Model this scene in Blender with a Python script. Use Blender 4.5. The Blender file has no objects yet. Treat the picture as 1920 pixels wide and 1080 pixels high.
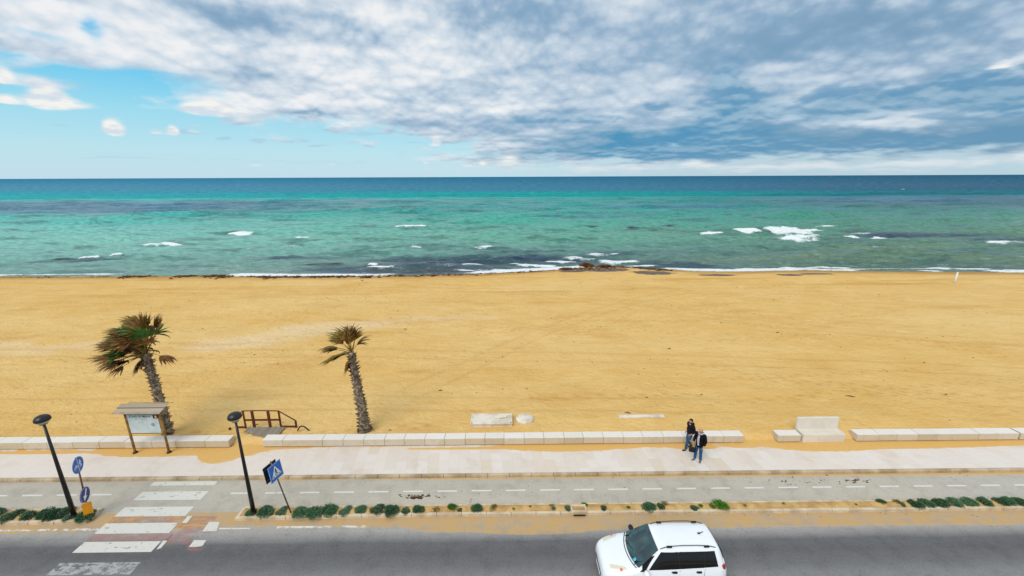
import bpy, bmesh, math, random
import numpy as np
from mathutils import Vector, Matrix, noise as mnoise
random.seed(7); RS=np.random.RandomState(7)
SC=bpy.context.scene; COL=SC.collection; PI=math.pi
# ---------------------------------------------------------------- camera
CAM_H=13.2; FPX=780.; PITCH=math.radians(15.0); YAW=math.radians(.5); ROLL=math.radians(.24)
_f=np.array([math.sin(YAW)*math.cos(PITCH),math.cos(YAW)*math.cos(PITCH),-math.sin(PITCH)])
_r=np.array([math.cos(YAW),-math.sin(YAW),0.]); _u=np.cross(_r,_f)
_r2=_r*math.cos(ROLL)-_u*math.sin(ROLL); _u2=_u*math.cos(ROLL)+_r*math.sin(ROLL)
cam=bpy.data.cameras.new('camera'); camo=bpy.data.objects.new('camera',cam); COL.objects.link(camo)
cam.sensor_width=36.; cam.lens=FPX/1920*36.; cam.clip_start=.1; cam.clip_end=60000.
M=Matrix(((_r2[0],_u2[0],-_f[0],0),(_r2[1],_u2[1],-_f[1],0),(_r2[2],_u2[2],-_f[2],CAM_H),(0,0,0,1)))
camo.matrix_world=M; SC.camera=camo
SC.render.resolution_x=1024; SC.render.resolution_y=576
def ray(px,py): return _f+_r2*(px-960)/FPX+_u2*(540-py)/FPX
def at(px,py,z=0.):
    d=ray(px,py); t=(z-CAM_H)/d[2]; return d[0]*t,d[1]*t
def aty(px,py,Y):
    d=ray(px,py); t=Y/d[1]; return d[0]*t,CAM_H+d[2]*t
def azel(px,py):
    d=ray(px,py); return math.degrees(math.atan2(d[0],d[1])),math.degrees(math.asin(d[2]/np.linalg.norm(d)))
# ---------------------------------------------------------------- node helper
def lin(c):
    return tuple(((v/255.)/12.92 if v/255.<=.04045 else ((v/255.+.055)/1.055)**2.4) for v in c[:3])+(1.,)
class G:
    def __init__(s,nt): s.nt=nt; nt.nodes.clear()
    def n(s,t): return s.nt.nodes.new(t)
    def put(s,inp,v):
        if isinstance(v,bpy.types.NodeSocket): s.nt.links.new(v,inp)
        elif v is not None: inp.default_value=v
    def m(s,op,a,b=None,c=None,clamp=False):
        k=s.n('ShaderNodeMath'); k.operation=op; k.use_clamp=clamp
        for i,v in enumerate((a,b,c)):
            if v is not None: s.put(k.inputs[i],v)
        return k.outputs[0]
    def add(s,a,b,cl=False): return s.m('ADD',a,b,clamp=cl)
    def sub(s,a,b): return s.m('SUBTRACT',a,b)
    def mul(s,a,b,cl=False): return s.m('MULTIPLY',a,b,clamp=cl)
    def mad(s,a,b,c): return s.m('MULTIPLY_ADD',a,b,c)
    def vm(s,op,a,b=None,c=None):
        k=s.n('ShaderNodeVectorMath'); k.operation=op
        for i,v in enumerate((a,b,c)):
            if v is not None: s.put(k.inputs[i],v)
        return k.outputs[1] if op in('LENGTH','DOT_PRODUCT','DISTANCE') else k.outputs[0]
    def comb(s,x,y,z=0.):
        k=s.n('ShaderNodeCombineXYZ'); s.put(k.inputs[0],x); s.put(k.inputs[1],y); s.put(k.inputs[2],z); return k.outputs[0]
    def sep(s,v):
        k=s.n('ShaderNodeSeparateXYZ'); s.put(k.inputs[0],v); return k.outputs
    def noise(s,vec,scale,detail=3.,rough=.5,dist=0.,col=False):
        k=s.n('ShaderNodeTexNoise'); s.put(k.inputs['Vector'],vec); k.inputs['Scale'].default_value=scale
        k.inputs['Detail'].default_value=detail; k.inputs['Roughness'].default_value=rough; k.inputs['Distortion'].default_value=dist
        return k.outputs[1 if col else 0]
    def vor(s,vec,scale,feat='F1',rnd=1.):
        k=s.n('ShaderNodeTexVoronoi'); s.put(k.inputs['Vector'],vec); k.inputs['Scale'].default_value=scale; k.feature=feat
        k.inputs['Randomness'].default_value=rnd; return k.outputs
    def mr(s,v,a,b,c=0.,d=1.,smooth=True):
        k=s.n('ShaderNodeMapRange'); k.interpolation_type='SMOOTHSTEP' if smooth else 'LINEAR'
        s.put(k.inputs[0],v)
        for i,q in enumerate((a,b,c,d)): s.put(k.inputs[i+1],q)
        return k.outputs[0]
    def mix(s,f,a,b,mode='MIX'):
        k=s.n('ShaderNodeMix'); k.data_type='RGBA'; k.blend_type=mode; k.clamp_factor=True
        s.put(k.inputs[0],f); s.put(k.inputs[6],a); s.put(k.inputs[7],b); return k.outputs[2]
    def ramp(s,v,stops,interp='LINEAR'):
        k=s.n('ShaderNodeValToRGB'); s.put(k.inputs[0],v); r=k.color_ramp; r.interpolation=interp
        while len(r.elements)>len(stops): r.elements.remove(r.elements[-1])
        while len(r.elements)<len(stops): r.elements.new(.5)
        for e,(p,c) in zip(r.elements,stops): e.position=p; e.color=c
        return k.outputs[0]
    def pos(s): return s.n('ShaderNodeNewGeometry').outputs['Position']
    def objco(s): return s.n('ShaderNodeTexCoord').outputs['Object']
    def attr(s,name,fac=True):
        k=s.n('ShaderNodeAttribute'); k.attribute_name=name; return k.outputs[2 if fac else 0]
    def bump(s,h,strength=.5,dist=.02,normal=None):
        k=s.n('ShaderNodeBump'); s.put(k.inputs['Height'],h); k.inputs['Strength'].default_value=strength; k.inputs['Distance'].default_value=dist
        if normal is not None: s.put(k.inputs['Normal'],normal)
        return k.outputs[0]
    def blob(s,vec,cx,cy,rx,ry):
        # gaussian ellipse exp(-|(p-c)/r|^2)
        q=s.vm('MULTIPLY_ADD',vec,(1./rx,1./ry,0.),(-cx/rx,-cy/ry,0.))
        return s.m('EXPONENT',s.mul(s.vm('DOT_PRODUCT',q,q),-1.))
def newmat(name):
    m=bpy.data.materials.new(name); m.use_nodes=True; g=G(m.node_tree)
    p=g.n('ShaderNodeBsdfPrincipled'); o=g.n('ShaderNodeOutputMaterial'); g.nt.links.new(p.outputs[0],o.inputs[0])
    g.p=p; g.o=o; return m,g
def setp(g,**k):
    names=dict(col='Base Color',rough='Roughness',spec='Specular IOR Level',metal='Metallic',normal='Normal',coat='Coat Weight',alpha='Alpha',ior='IOR',trans='Transmission Weight')
    for a,v in k.items(): g.put(g.p.inputs[names[a]],v)
# ---------------------------------------------------------------- sky and sun
SUN_EL=48.; SUN_AZ=-150.   # azimuth from +Y towards +X, degrees
world=bpy.data.worlds.new('World'); SC.world=world; world.use_nodes=True
def build_sky():
    g=G(world.node_tree); d=g.n('ShaderNodeTexCoord').outputs['Generated']
    x,y,z=g.sep(d)
    az=g.mul(g.m('ARCTAN2',x,y),180/PI); el=g.mul(g.m('ARCSINE',z),180/PI)
    zc=g.add(g.m('MAXIMUM',z,0.),.045)
    P=g.comb(g.m('DIVIDE',x,zc),g.m('DIVIDE',y,zc),0.)           # cloud-deck plane
    A=g.comb(az,el,0.)
    # domain warp, puffy
    Q=g.comb(g.mul(az,.16),g.mul(el,.42),3.7)
    w1=g.noise(Q,1.,4.5,.52,.1,col=True); w1=g.vm('SUBTRACT',w1,(.5,.5,.5))
    AW=g.vm('MULTIPLY_ADD',w1,(8.,3.,0.),A)
    AS=g.vm('MULTIPLY_ADD',w1,(4.,1.7,0.),A)
    nd=g.noise(P,.30,5.,.5,.25)
    npf=g.noise(g.comb(g.mul(az,.26),g.mul(el,.75),9.1),1.,7.,.53,.35)
    # billows: rounded lumps with sharp creases, flatter and smaller towards the horizon
    ev=g.mul(g.m('LOGARITHM',g.add(g.m('MAXIMUM',el,-1.),3.),2.71828),5.)
    wv=g.noise(g.comb(g.mul(az,.10),ev,2.2),.9,2.5,.5,0.,col=True)
    def billow(dev,seed,no):
        V=g.vm('MULTIPLY_ADD',g.vm('SUBTRACT',wv,(.5,.5,.5)),(.42,.26,0.),g.comb(g.mul(az,.15),g.mul(g.sub(ev,dev),.8),seed))
        acc=None
        for k,(sc,am) in enumerate(((.9,.50),(2.1,.30),(4.6,.15),(10.,.055))[:no]):
            t=g.n('ShaderNodeTexVoronoi'); t.voronoi_dimensions='2D'; t.feature='SMOOTH_F1' if k<2 else 'F1'; g.put(t.inputs['Vector'],g.vm('ADD',V,(3.1*k,1.7*k,0.))); t.inputs['Scale'].default_value=sc
            if k<2: t.inputs['Smoothness'].default_value=.35
            n=g.mad(t.outputs['Distance'],-am*1.5,am*1.15); acc=n if acc is None else g.add(acc,n)
        return acc
    h0=billow(0.,5.,4); h1=billow(.22,5.,4)
    relief=g.mul(g.sub(h1,h0),1.15)
    # sky behind the clouds
    clear=g.ramp(g.mr(el,0.,24.,smooth=False),[(0.,lin((198,226,238))),(.12,lin((188,229,241))),(.28,lin((156,221,242))),(.42,lin((112,205,242))),(1.,lin((80,165,232)))])
    clear=g.mix(g.mul(g.mr(az,-8.,30.),g.mr(el,11.,2.)),clear,lin((186,213,226)))
    # deck coverage: lower edge rises to the left
    edge=g.n('ShaderNodeFloatCurve'); cv=edge.mapping.curves[0]
    eds=[(0,118),(180,150),(330,188),(480,232),(650,238),(800,262),(960,296),(1150,308),(1400,304),(1920,300)]
    pts=[]
    for a,b in eds:
        qa,qe=azel(a,b); pts.append(((qa+60)/120.,qe/20.))
    cv.points[0].location=(0.,pts[0][1]); cv.points[1].location=(1.,pts[-1][1])
    for p_ in pts: cv.points.new(*p_)
    edge.mapping.update(); g.put(edge.inputs['Value'],g.mr(az,-60.,60.,smooth=False))
    E=g.mul(edge.outputs[0],20.)
    wn=g.sub(npf,.5)
    over=g.add(g.sub(el,E),g.add(g.mul(wn,4.5),g.add(g.mul(g.sub(h0,.4),3.2),g.mul(g.sub(nd,.5),3.))))
    cov=g.mr(over,-.9,1.5)
    def field(V,lst,acc=None):
        for (px,py,rx,ry,wt) in lst:
            a,e=azel(px,py); a1,_=azel(px+rx,py); a0,_=azel(px-rx,py); _,e1=azel(px,py-ry); _,e0=azel(px,py+ry)
            b=g.blob(V,a,e,max((a1-a0)/2,.2),max((e1-e0)/2,.12))
            acc=g.mul(b,wt) if acc is None else g.mad(b,wt,acc)
        return acc
    holes=field(AS,[(180,55,14,20,.75),(85,138,62,13,1.0),(175,146,70,10,1.),(285,142,70,11,1.1),(60,62,60,8,.4),(300,165,90,14,.8),(20,150,40,14,.8),(370,160,40,14,.4)])
    cov=g.sub(cov,g.mul(holes,g.mr(npf,.3,.65,.6,1.25)))
    cov=g.m('MAXIMUM',cov,0.,clamp=True)
    lows=field(AS,[(1150,313,420,9,.42),(1600,310,420,11,.48),(900,300,160,9,.4),(60,152,110,16,.7),(420,158,160,20,.5),(1000,285,260,20,.5)])
    cov=g.m('MAXIMUM',cov,g.mr(g.add(lows,g.mul(wn,.9)),.2,.75))
    dark=field(AW,[(430,30,100,20,.34),(575,30,120,24,.36),(680,58,70,26,.10),(950,15,140,28,.26),(1045,62,130,34,.26),(1070,130,110,24,.20),(500,142,90,16,.14),(590,216,60,6,.4),
        (330,110,60,20,.08),(700,205,120,14,.12),(860,235,160,14,.24),(1500,60,380,90,.34),(1650,150,300,60,.12),(1360,178,50,50,.46),(1385,215,80,18,.36),(1560,283,560,17,.86),(1200,280,170,20,.62),(1330,262,200,18,.25),(1700,262,230,11,.55),
        (1180,245,240,26,.42),(1430,250,200,18,.4),(1600,190,90,30,.42),(1850,192,130,34,.62),(1850,140,160,50,.26),(1660,180,50,14,.3),(1060,212,60,14,.30),(1240,196,30,10,.4),(940,222,60,12,.25),(1900,240,80,16,.3)])
    dark=field(AW,[(700,30,70,28,-.26),(560,42,60,14,-.16),(780,25,50,20,-.22),(200,70,260,60,-.22),(700,120,170,50,-.14),(1140,110,90,60,-.14),(925,203,50,16,-.26),(1430,138,70,22,-.28),(1640,168,80,13,-.3),(1770,214,140,12,-.28),
        (1700,232,200,9,-.3),(1000,190,90,16,-.14),(1200,318,800,11,-.40),(1850,308,260,16,-.35),(1560,228,120,9,-.2),(1910,120,22,26,-.5),(520,190,200,30,-.15)],dark)
    sh=g.add(g.add(g.mul(dark,.9),g.mr(az,-20.,30.,.32,.38)),g.mul(g.sub(nd,.5),.7))
    sh=g.sub(sh,g.mul(g.sub(h0,.40),.34))
    sh=g.sub(sh,g.mul(relief,g.mr(az,-10.,20.,.66,.50)))
    sh=g.add(sh,g.mul(wn,.30))
    npb=g.noise(g.comb(g.mul(g.add(az,-.5),.26),g.mul(g.add(el,.6),.75),9.1),1.,7.,.53,.35)
    cc=g.ramp(sh,[(0.,lin((244,245,246))),(.16,lin((224,232,239))),(.36,lin((193,210,225))),(.56,lin((158,185,209))),(.78,lin((118,164,194))),(.98,lin((72,146,188))),(1.,lin((66,142,186)))])
    # greyer overhead, bluer in the low bank
    cc=g.mix(g.mul(g.mr(el,7.,15.),g.mr(sh,.4,.9,0.,.7)),cc,lin((142,170,198)))
    cc=g.mix(g.mul(g.mr(az,18.,40.),g.mr(sh,.35,.8,0.,.55)),cc,lin((112,150,180)))
    cc=g.mix(g.mul(g.mr(el,2.6,.3),.6),cc,lin((198,217,227)))
    sky=g.mix(cov,clear,cc)
    # small cumuli in the clear part
    AC=g.vm('MULTIPLY_ADD',w1,(2.2,.9,0.),A)
    def heaps(lst):
        acc=None
        for (px,py,rx,ry,wt) in lst:
            a,e=azel(px,py); a1,_=azel(px+rx,py); a0,_=azel(px-rx,py); _,e1=azel(px,py-ry); rxx=(a1-a0)/2; ryy=max(e1-e,.15)
            q=g.vm('SUBTRACT',AC,(a,e,0.)); qx,qy,_z=g.sep(q)
            yy=g.m('MAXIMUM',g.mul(qy,1./ryy),g.mul(qy,-4./ryy)); v=g.comb(g.mul(qx,1./rxx),yy)
            b=g.mul(g.m('EXPONENT',g.mul(g.vm('DOT_PRODUCT',v,v),-1.)),wt); acc=b if acc is None else g.add(acc,b)
        return acc
    dk=heaps([(1355,208,40,92,1.2),(1405,214,70,46,1.),(1345,214,90,22,.6),(1600,214,120,46,1.),(1560,200,60,34,.7),(1658,190,38,24,.9),(1860,208,140,70,1.2),(1790,200,50,62,.8),(1100,226,90,28,.7),(1000,228,60,20,.5),(1240,203,26,18,.8),(1300,262,160,26,.6),(600,217,60,14,.5),(1500,284,380,20,.8),(1240,290,140,22,.8)])
    dk=g.mr(g.mul(dk,g.add(1.,g.add(g.mul(g.sub(npf,.5),1.6),g.mul(g.sub(h0,.4),1.3)))),.34,.74,0.,.6)
    sky=g.mix(dk,sky,g.mix(g.mr(g.add(g.mul(relief,1.),g.mul(g.sub(npb,npf),.5)),-.22,.22),lin((92,150,188)),lin((156,190,212))))
    cu=heaps([(92,197,38,34,1.2),(128,198,50,20,1.),(14,192,24,14,1.),(390,210,38,34,1.1),(430,212,40,14,.5),(219,249,18,24,1.2),(325,250,13,13,.9),(288,249,18,8,.6),(370,250,16,6,.5),(814,272,11,16,.9),(955,301,24,14,.8),(905,307,9,9,.7),(2,150,22,24,.9),(1180,312,30,10,.4),(480,312,22,5,.5),(620,310,16,5,.4),(870,312,14,6,.5),(795,306,8,8,.4),(660,288,10,4,.3),(935,208,30,18,.8),(1880,128,30,14,.6)])
    cu=g.mr(g.mul(cu,g.add(1.,g.add(g.mul(g.sub(npf,.5),2.2),g.mul(g.sub(h0,.4),1.6)))),.16,.98)
    gy=field(AS,[(435,262,24,5,.8),(495,263,16,5,.7),(598,270,24,3.5,.8),(350,250,50,5,.6),(60,280,90,3,.4),(110,232,30,5,.5),(40,246,16,4,.5),(780,270,30,4,.6),(700,250,60,5,.6),(430,222,22,6,.7),(865,280,24,4,.6),(250,300,200,3,.4),(600,305,200,2.5,.35)])
    gy=g.mr(g.add(gy,g.mul(g.sub(npf,.5),.8)),.25,.7,0.,.55)
    sky=g.mix(gy,sky,lin((168,200,224)))
    sky=g.mix(cu,sky,g.mix(g.mr(g.sub(g.mul(relief,-1.),0.),-.12,.22),lin((249,247,243)),lin((214,226,236))))
    nish=g.n('ShaderNodeTexSky'); nish.sky_type='NISHITA'; nish.sun_disc=False
    nish.sun_elevation=math.radians(SUN_EL); nish.sun_rotation=math.radians(SUN_AZ)
    b1=g.n('ShaderNodeBackground'); g.put(b1.inputs[0],nish.outputs[0]); b1.inputs[1].default_value=.10
    b2=g.n('ShaderNodeBackground'); g.put(b2.inputs[0],sky); b2.inputs[1].default_value=1.0
    ms=g.n('ShaderNodeMixShader'); ms.inputs[0].default_value=.93
    g.nt.links.new(b1.outputs[0],ms.inputs[1]); g.nt.links.new(b2.outputs[0],ms.inputs[2])
    o=g.n('ShaderNodeOutputWorld'); g.nt.links.new(ms.outputs[0],o.inputs[0])
build_sky()
try: world.cycles.sampling_method='MANUAL'; world.cycles.sample_map_resolution=512
except Exception: pass
sun=bpy.data.lights.new('sun','SUN'); suno=bpy.data.objects.new('sun',sun); COL.objects.link(suno)
sun.energy=2.0; sun.angle=math.radians(42); sun.color=(1.,.95,.88)
_a,_e=math.radians(SUN_AZ),math.radians(SUN_EL)
suno.rotation_euler=Vector((-math.sin(_a)*math.cos(_e),-math.cos(_a)*math.cos(_e),-math.sin(_e))).to_track_quat('-Z','Y').to_euler()
SC.view_settings.view_transform='Standard'; SC.view_settings.look='None'; SC.view_settings.exposure=.0; SC.view_settings.gamma=1.
SC.view_settings.use_curve_mapping=False
# ---------------------------------------------------------------- mesh helpers
def vnoise(x,y,seed=0):
    xi=np.floor(x).astype(np.int64); yi=np.floor(y).astype(np.int64); fx=x-xi; fy=y-yi
    fx=fx*fx*fx*(fx*(fx*6-15)+10); fy=fy*fy*fy*(fy*(fy*6-15)+10)
    def h(a,b):
        n=(a*374761393+b*668265263+seed*1442695041)&0xffffffff; n=((n^(n>>13))*1274126177)&0xffffffff
        return ((n^(n>>16))&0xffff)/65535.
    return (h(xi,yi)*(1-fx)+h(xi+1,yi)*fx)*(1-fy)+(h(xi,yi+1)*(1-fx)+h(xi+1,yi+1)*fx)*fy
def fbm(x,y,oct=4,seed=0,gain=.5):
    s=0.;a=1.;t=0.
    for i in range(oct): s=s+a*vnoise(x*2**i+17.3*i,y*2**i-9.1*i,seed+i); t+=a; a*=gain
    return s/t
def sstep(a,b,x): t=np.clip((x-a)/(b-a),0,1); return t*t*(3-2*t)
class B:
    """collects shapes and links them as one mesh object"""
    def __init__(s): s.bm=bmesh.new(); s.mi=0
    def _fin(s,vs,M_):
        if M_ is not None: bmesh.ops.transform(s.bm,matrix=M_,verts=vs)
        return vs
    def box(s,c,size,rot=None,bev=0.,taper=None):
        t=bmesh.new(); bmesh.ops.create_cube(t,size=1.)
        for v in t.verts:
            v.co=Vector((v.co.x*size[0],v.co.y*size[1],v.co.z*size[2]))
            if taper and v.co.z>0: v.co.x*=taper[0]; v.co.y*=taper[1]
        if bev>0: bmesh.ops.bevel(t,geom=t.edges[:],offset=bev,segments=2,affect='EDGES',profile=.5)
        M_=Matrix.Translation(c)@(rot.to_4x4() if rot is not None else Matrix.Identity(4))
        t.transform(M_); s.join(t)
        return s
    def join(s,t):
        me=bpy.data.meshes.new('t'); t.to_mesh(me); t.free(); n=len(s.bm.faces); s.bm.from_mesh(me); bpy.data.meshes.remove(me)
        if s.mi:
            s.bm.faces.ensure_lookup_table()
            for f in s.bm.faces[n:]: f.material_index=s.mi
    def tube(s,pts,rad,seg=10,cap=True,sx=1.):
        pts=[Vector(p) for p in pts]; n=len(pts)
        if not hasattr(rad,'__len__'): rad=[rad]*n
        rings=[]; prev=None
        for i,p in enumerate(pts):
            t=(pts[min(i+1,n-1)]-pts[max(i-1,0)]).normalized()
            if prev is None: a=Vector((1,0,0)) if abs(t.x)<.9 else Vector((0,1,0)); u=(a-t*a.dot(t)).normalized()
            else: u=(prev-t*prev.dot(t)).normalized()
            prev=u; w=t.cross(u)
            rings.append([s.bm.verts.new(p+(u*math.cos(2*PI*k/seg)*sx+w*math.sin(2*PI*k/seg))*rad[i]) for k in range(seg)])
        for a,b in zip(rings,rings[1:]):
            for k in range(seg): s._f([a[k],a[(k+1)%seg],b[(k+1)%seg],b[k]])
        if cap: s._f(rings[0][::-1]); s._f(rings[-1])
        return s
    def _f(s,vs):
        try: f=s.bm.faces.new(vs); f.material_index=s.mi; f.smooth=True; return f
        except ValueError: return None
    def lathe(s,c,prof,seg=20,rot=None):
        rings=[]; R_=rot if rot is not None else Matrix.Identity(3); c=Vector(c)
        for r,z in prof:
            rings.append([s.bm.verts.new(c+R_@Vector((r*math.cos(2*PI*k/seg),r*math.sin(2*PI*k/seg),z))) for k in range(seg)] if r>1e-4 else [s.bm.verts.new(c+R_@Vector((0,0,z)))])
        for a,b in zip(rings,rings[1:]):
            for k in range(seg):
                if len(a)==1 and len(b)==1: continue
                if len(a)==1: s._f([a[0],b[(k+1)%seg],b[k]][::-1])
                elif len(b)==1: s._f([a[k],a[(k+1)%seg],b[0]])
                else: s._f([a[k],a[(k+1)%seg],b[(k+1)%seg],b[k]])
        return s
    def poly(s,pts,thick=0.,nrm=None):
        vs=[s.bm.verts.new(Vector(p)) for p in pts]; f=s._f(vs)
        if f: f.smooth=False
        if thick and f:
            n=Vector(nrm) if nrm is not None else Vector((0,0,1)); v2=[s.bm.verts.new(Vector(p)-n*thick) for p in pts]
            for i in range(len(vs)):
                q=s._f([vs[i],v2[i],v2[(i+1)%len(vs)],vs[(i+1)%len(vs)]])
                if q: q.smooth=False
            s._f(v2[::-1])
        return s
    def grid(s,P,close=False):
        R_=[[s.bm.verts.new(Vector(p)) for p in row] for row in P]
        for a,b in zip(R_,R_[1:]):
            for k in range(len(a)-(0 if close else 1)): s._f([a[k],a[(k+1)%len(a)],b[(k+1)%len(a)],b[k]])
        return s
    def build(s,name,mats,parent=None,flat=False,fixn=True):
        if fixn: bmesh.ops.recalc_face_normals(s.bm,faces=s.bm.faces[:])
        me=bpy.data.meshes.new(name); s.bm.to_mesh(me); s.bm.free()
        if not isinstance(mats,(list,tuple)): mats=[mats]
        for m in mats: me.materials.append(m)
        if flat:
            for p in me.polygons: p.use_smooth=False
        return link(name,me,parent)
def link(name,me,parent=None):
    o=bpy.data.objects.new(name,me); COL.objects.link(o)
    if parent is not None: o.parent=parent
    return o
def tag(o,label=None,cat=None,group=None,kind=None):
    if label: o['label']=label
    if cat: o['category']=cat
    if group: o['group']=group
    if kind: o['kind']=kind
    return o
def empty(name,loc,label,cat,group=None,rz=0.):
    o=bpy.data.objects.new(name,None); COL.objects.link(o); o.location=loc; o.rotation_euler=(0,0,rz); o.empty_display_size=.2
    return tag(o,label,cat,group)
def copy_tree(o,parent=None):
    c=o.copy(); COL.objects.link(c); c.parent=parent
    for ch in list(o.children): copy_tree(ch,c)
    return c
def npmesh(name,verts,faces,mat,attrs=None,parent=None,smooth=True,cols=None):
    me=bpy.data.meshes.new(name); nv=len(verts); nf=len(faces); k=faces.shape[1]
    me.vertices.add(nv); me.vertices.foreach_set('co',verts.astype(np.float32).ravel())
    me.loops.add(nf*k); me.loops.foreach_set('vertex_index',faces.astype(np.int32).ravel())
    me.polygons.add(nf); me.polygons.foreach_set('loop_start',np.arange(0,nf*k,k,dtype=np.int32))
    try: me.polygons.foreach_set('loop_total',np.full(nf,k,dtype=np.int32))
    except Exception: pass
    me.polygons.foreach_set('use_smooth',np.full(nf,smooth))
    me.update(calc_edges=True)
    for a,v in (attrs or {}).items():
        q=me.attributes.new(a,'FLOAT','POINT'); q.data.foreach_set('value',np.ascontiguousarray(v,dtype=np.float32).ravel())
    for a,v in (cols or {}).items():
        q=me.attributes.new(a,'FLOAT_COLOR','POINT'); q.data.foreach_set('color',np.concatenate([v,np.ones((nv,1))],1).astype(np.float32).ravel())
    if isinstance(mat,(list,tuple)):
        for m in mat: me.materials.append(m)
    else: me.materials.append(mat)
    return link(name,me,parent)
def gridfaces(nr,nc):
    i=np.arange(nr-1)[:,None]*nc+np.arange(nc-1)[None,:]; i=i.ravel()
    return np.stack([i,i+1,i+nc+1,i+nc],1)
def simple(name,c1,c2=None,scale=3.,rough=.7,bump=.0,bscale=20.,spec=.4,detail=5.,metal=0.,coat=0.,lo=.35,hi=.65,dist=.01,obj=True):
    m,g=newmat(name); v=g.objco() if obj else g.pos()
    if c2 is None: c2=c1
    col=g.mix(g.mr(g.noise(v,scale,detail,.6),lo,hi),lin(c1),lin(c2))
    setp(g,col=col,rough=rough,spec=spec,metal=metal)
    if coat: setp(g,coat=coat)
    if bump: setp(g,normal=g.bump(g.noise(v,bscale,5.,.6),bump,dist))
    return m
# ---------------------------------------------------------------- shoreline and terrain
SEA_Z=-1.
_sh=[(-300,520),(0,518.5),(250,518),(400,517),(560,518.5),(700,517.5),(800,516),(880,514),(1000,508),(1060,504.5),(1100,501),(1170,500),(1230,504),(1300,508),(1380,508.5),(1500,507),(1700,509.5),(1920,511),(2300,513)]
_shw=np.array([at(a,b,SEA_Z) for a,b in _sh])
def shore(x): return np.interp(x,_shw[:,0],_shw[:,1])+.35*(fbm(x*.12,x*0.,3,5)-.5)
Y_WALLB=18.72
def sand_base(x,y):
    ys=shore(x); t=(y-Y_WALLB)/(ys-Y_WALLB)
    z=.30-1.30*np.clip(t,-1,1.4)
    z=z+.22*np.exp(-((t-.88)/.05)**2)*.6      # berm before the water
    return z-np.where(t>1,(y-ys)*.05,0)
def sand_z(x,y): return float(sand_h(np.array([float(x)]),np.array([float(y)]))[0])
_rut=[((455,560),(300,650)),]
def sand_h(x,y):
    z=sand_base(x,y); ys=shore(x); d=ys-y
    near=sstep(0,6,d)
    z=z+near*(.30*(fbm(x*.07,y*.11,3,11)-.5)+.12*(fbm(x*.35,y*.55,3,21)-.5))
    z=z+near*.045*(fbm(x*1.6,y*2.1,3,31)-.5)
    edge=np.clip((y-Y_WALLB)/1.5,0,1)
    zz=np.where(y<Y_WALLB+1.5,(.30*(1-edge)+z*edge)+.03*(fbm(x*1.2,y*1.2,3,3)-.5)*2*(1-edge),z)
    return np.where(y<Y_WALLB,.30-.26*np.clip((Y_WALLB-y)/.40,0,1.2)+.04*(fbm(x*.9,y*2,3,8)-.5),zz)
# ---------------------------------------------------------------- ground materials
def blobs(g,v,lst,z=0.):
    acc=None
    for px,py,rx,ry in lst:
        x,y=at(px,py,z); x2,_=at(px+rx,py,z); _,y2=at(px,py-ry,z)
        b=g.blob(v,x,y,max(x2-x,.05),max(y2-y,.05)); acc=b if acc is None else g.add(acc,b)
    return acc
SANDC=(222,178,104)
def sandcol(g,v):
    n=g.noise(v,.25,5.,.6); f=g.noise(v,18.,4.,.7)
    c=g.mix(g.mr(n,.35,.65),lin((230,190,119)),lin((225,182,108)))
    return g.mix(g.mr(f,.42,.72,0.,.3),c,lin((176,128,62)))
def mat_sand():
    m,g=newmat('beach_sand'); v=g.pos()
    c=sandcol(g,v)
    big=g.noise(g.vm('MULTIPLY',v,(.03,.09,0.)),1.,5.,.6,.5)
    c=g.mix(g.mr(big,.42,.7,0.,.55),c,lin((236,203,140)))
    md_=g.noise(g.vm('MULTIPLY',v,(.55,1.3,0.)),1.,7.,.72,.4); c=g.mix(g.mr(md_,.48,.68,0.,.26),c,lin((200,152,82))); c=g.mix(g.mr(md_,.46,.34,0.,.35),c,lin((236,204,146)))
    # pale hard crust laid bare by the wind
    pale=blobs(g,v,[(470,636,110,15),(400,648,60,10),(560,612,70,12),(620,610,60,10),(700,600,80,10),(60,655,110,10),(0,640,70,8),(850,590,90,7),(200,640,90,7)])
    pn=g.noise(g.vm('MULTIPLY',v,(.35,.8,0.)),1.,6.,.6,.4)
    c=g.mix(g.mul(g.mr(g.add(pale,g.mul(g.sub(pn,.5),1.5)),.2,1.25),.6),c,lin((232,206,166)))
    # orange-brown streaks along the berm
    st=g.noise(g.vm('MULTIPLY',v,(.05,.5,0.)),1.,7.,.62,.6)
    x,y,z=g.sep(v)
    c=g.mix(g.mul(g.mr(st,.52,.70),g.mul(g.mr(y,38.,52.),.62)),c,lin((196,148,70)))
    c=g.mix(g.mul(g.mr(g.noise(g.vm('MULTIPLY',v,(.10,.35,0.)),1.,6.,.6,.3),.56,.68),.38),c,lin((200,150,78)))
    # wet sand by the water
    wet=g.attr('wet'); c=g.mix(wet,c,lin((168,120,62)))
    # dark specks of dry weed
    vv=g.vor(g.vm('MULTIPLY',v,(1.,1.6,0.)),2.4); sp=g.mr(vv['Distance'],.05,.16,1.,0.)
    cl=g.mr(g.noise(v,.16,4.,.6),.50,.66)
    sel=g.mr(g.sep(vv['Color'])[0],.72,.8)
    c=g.mix(g.mul(g.mul(sp,cl),g.mul(sel,.75)),c,lin((112,76,34)))
    c=g.mix(g.mul(g.attr('prints'),.55),c,lin((158,112,50)))
    setp(g,col=c,rough=.95,spec=.1)
    d=g.noise(g.vm('MULTIPLY',v,(1.,1.5,1.)),3.2,5.,.62,.2)
    fp=g.vor(g.vm('MULTIPLY',v,(1.,1.25,0.)),2.1,'SMOOTH_F1')['Distance']
    h=g.add(g.mul(d,1.),g.mul(g.mr(fp,.0,.45),g.mul(g.mr(g.noise(v,.3,3.,.5),.4,.6),.35)))
    setp(g,normal=g.bump(g.add(h,g.mul(md_,.7)),.95,.11))
    return m
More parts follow.
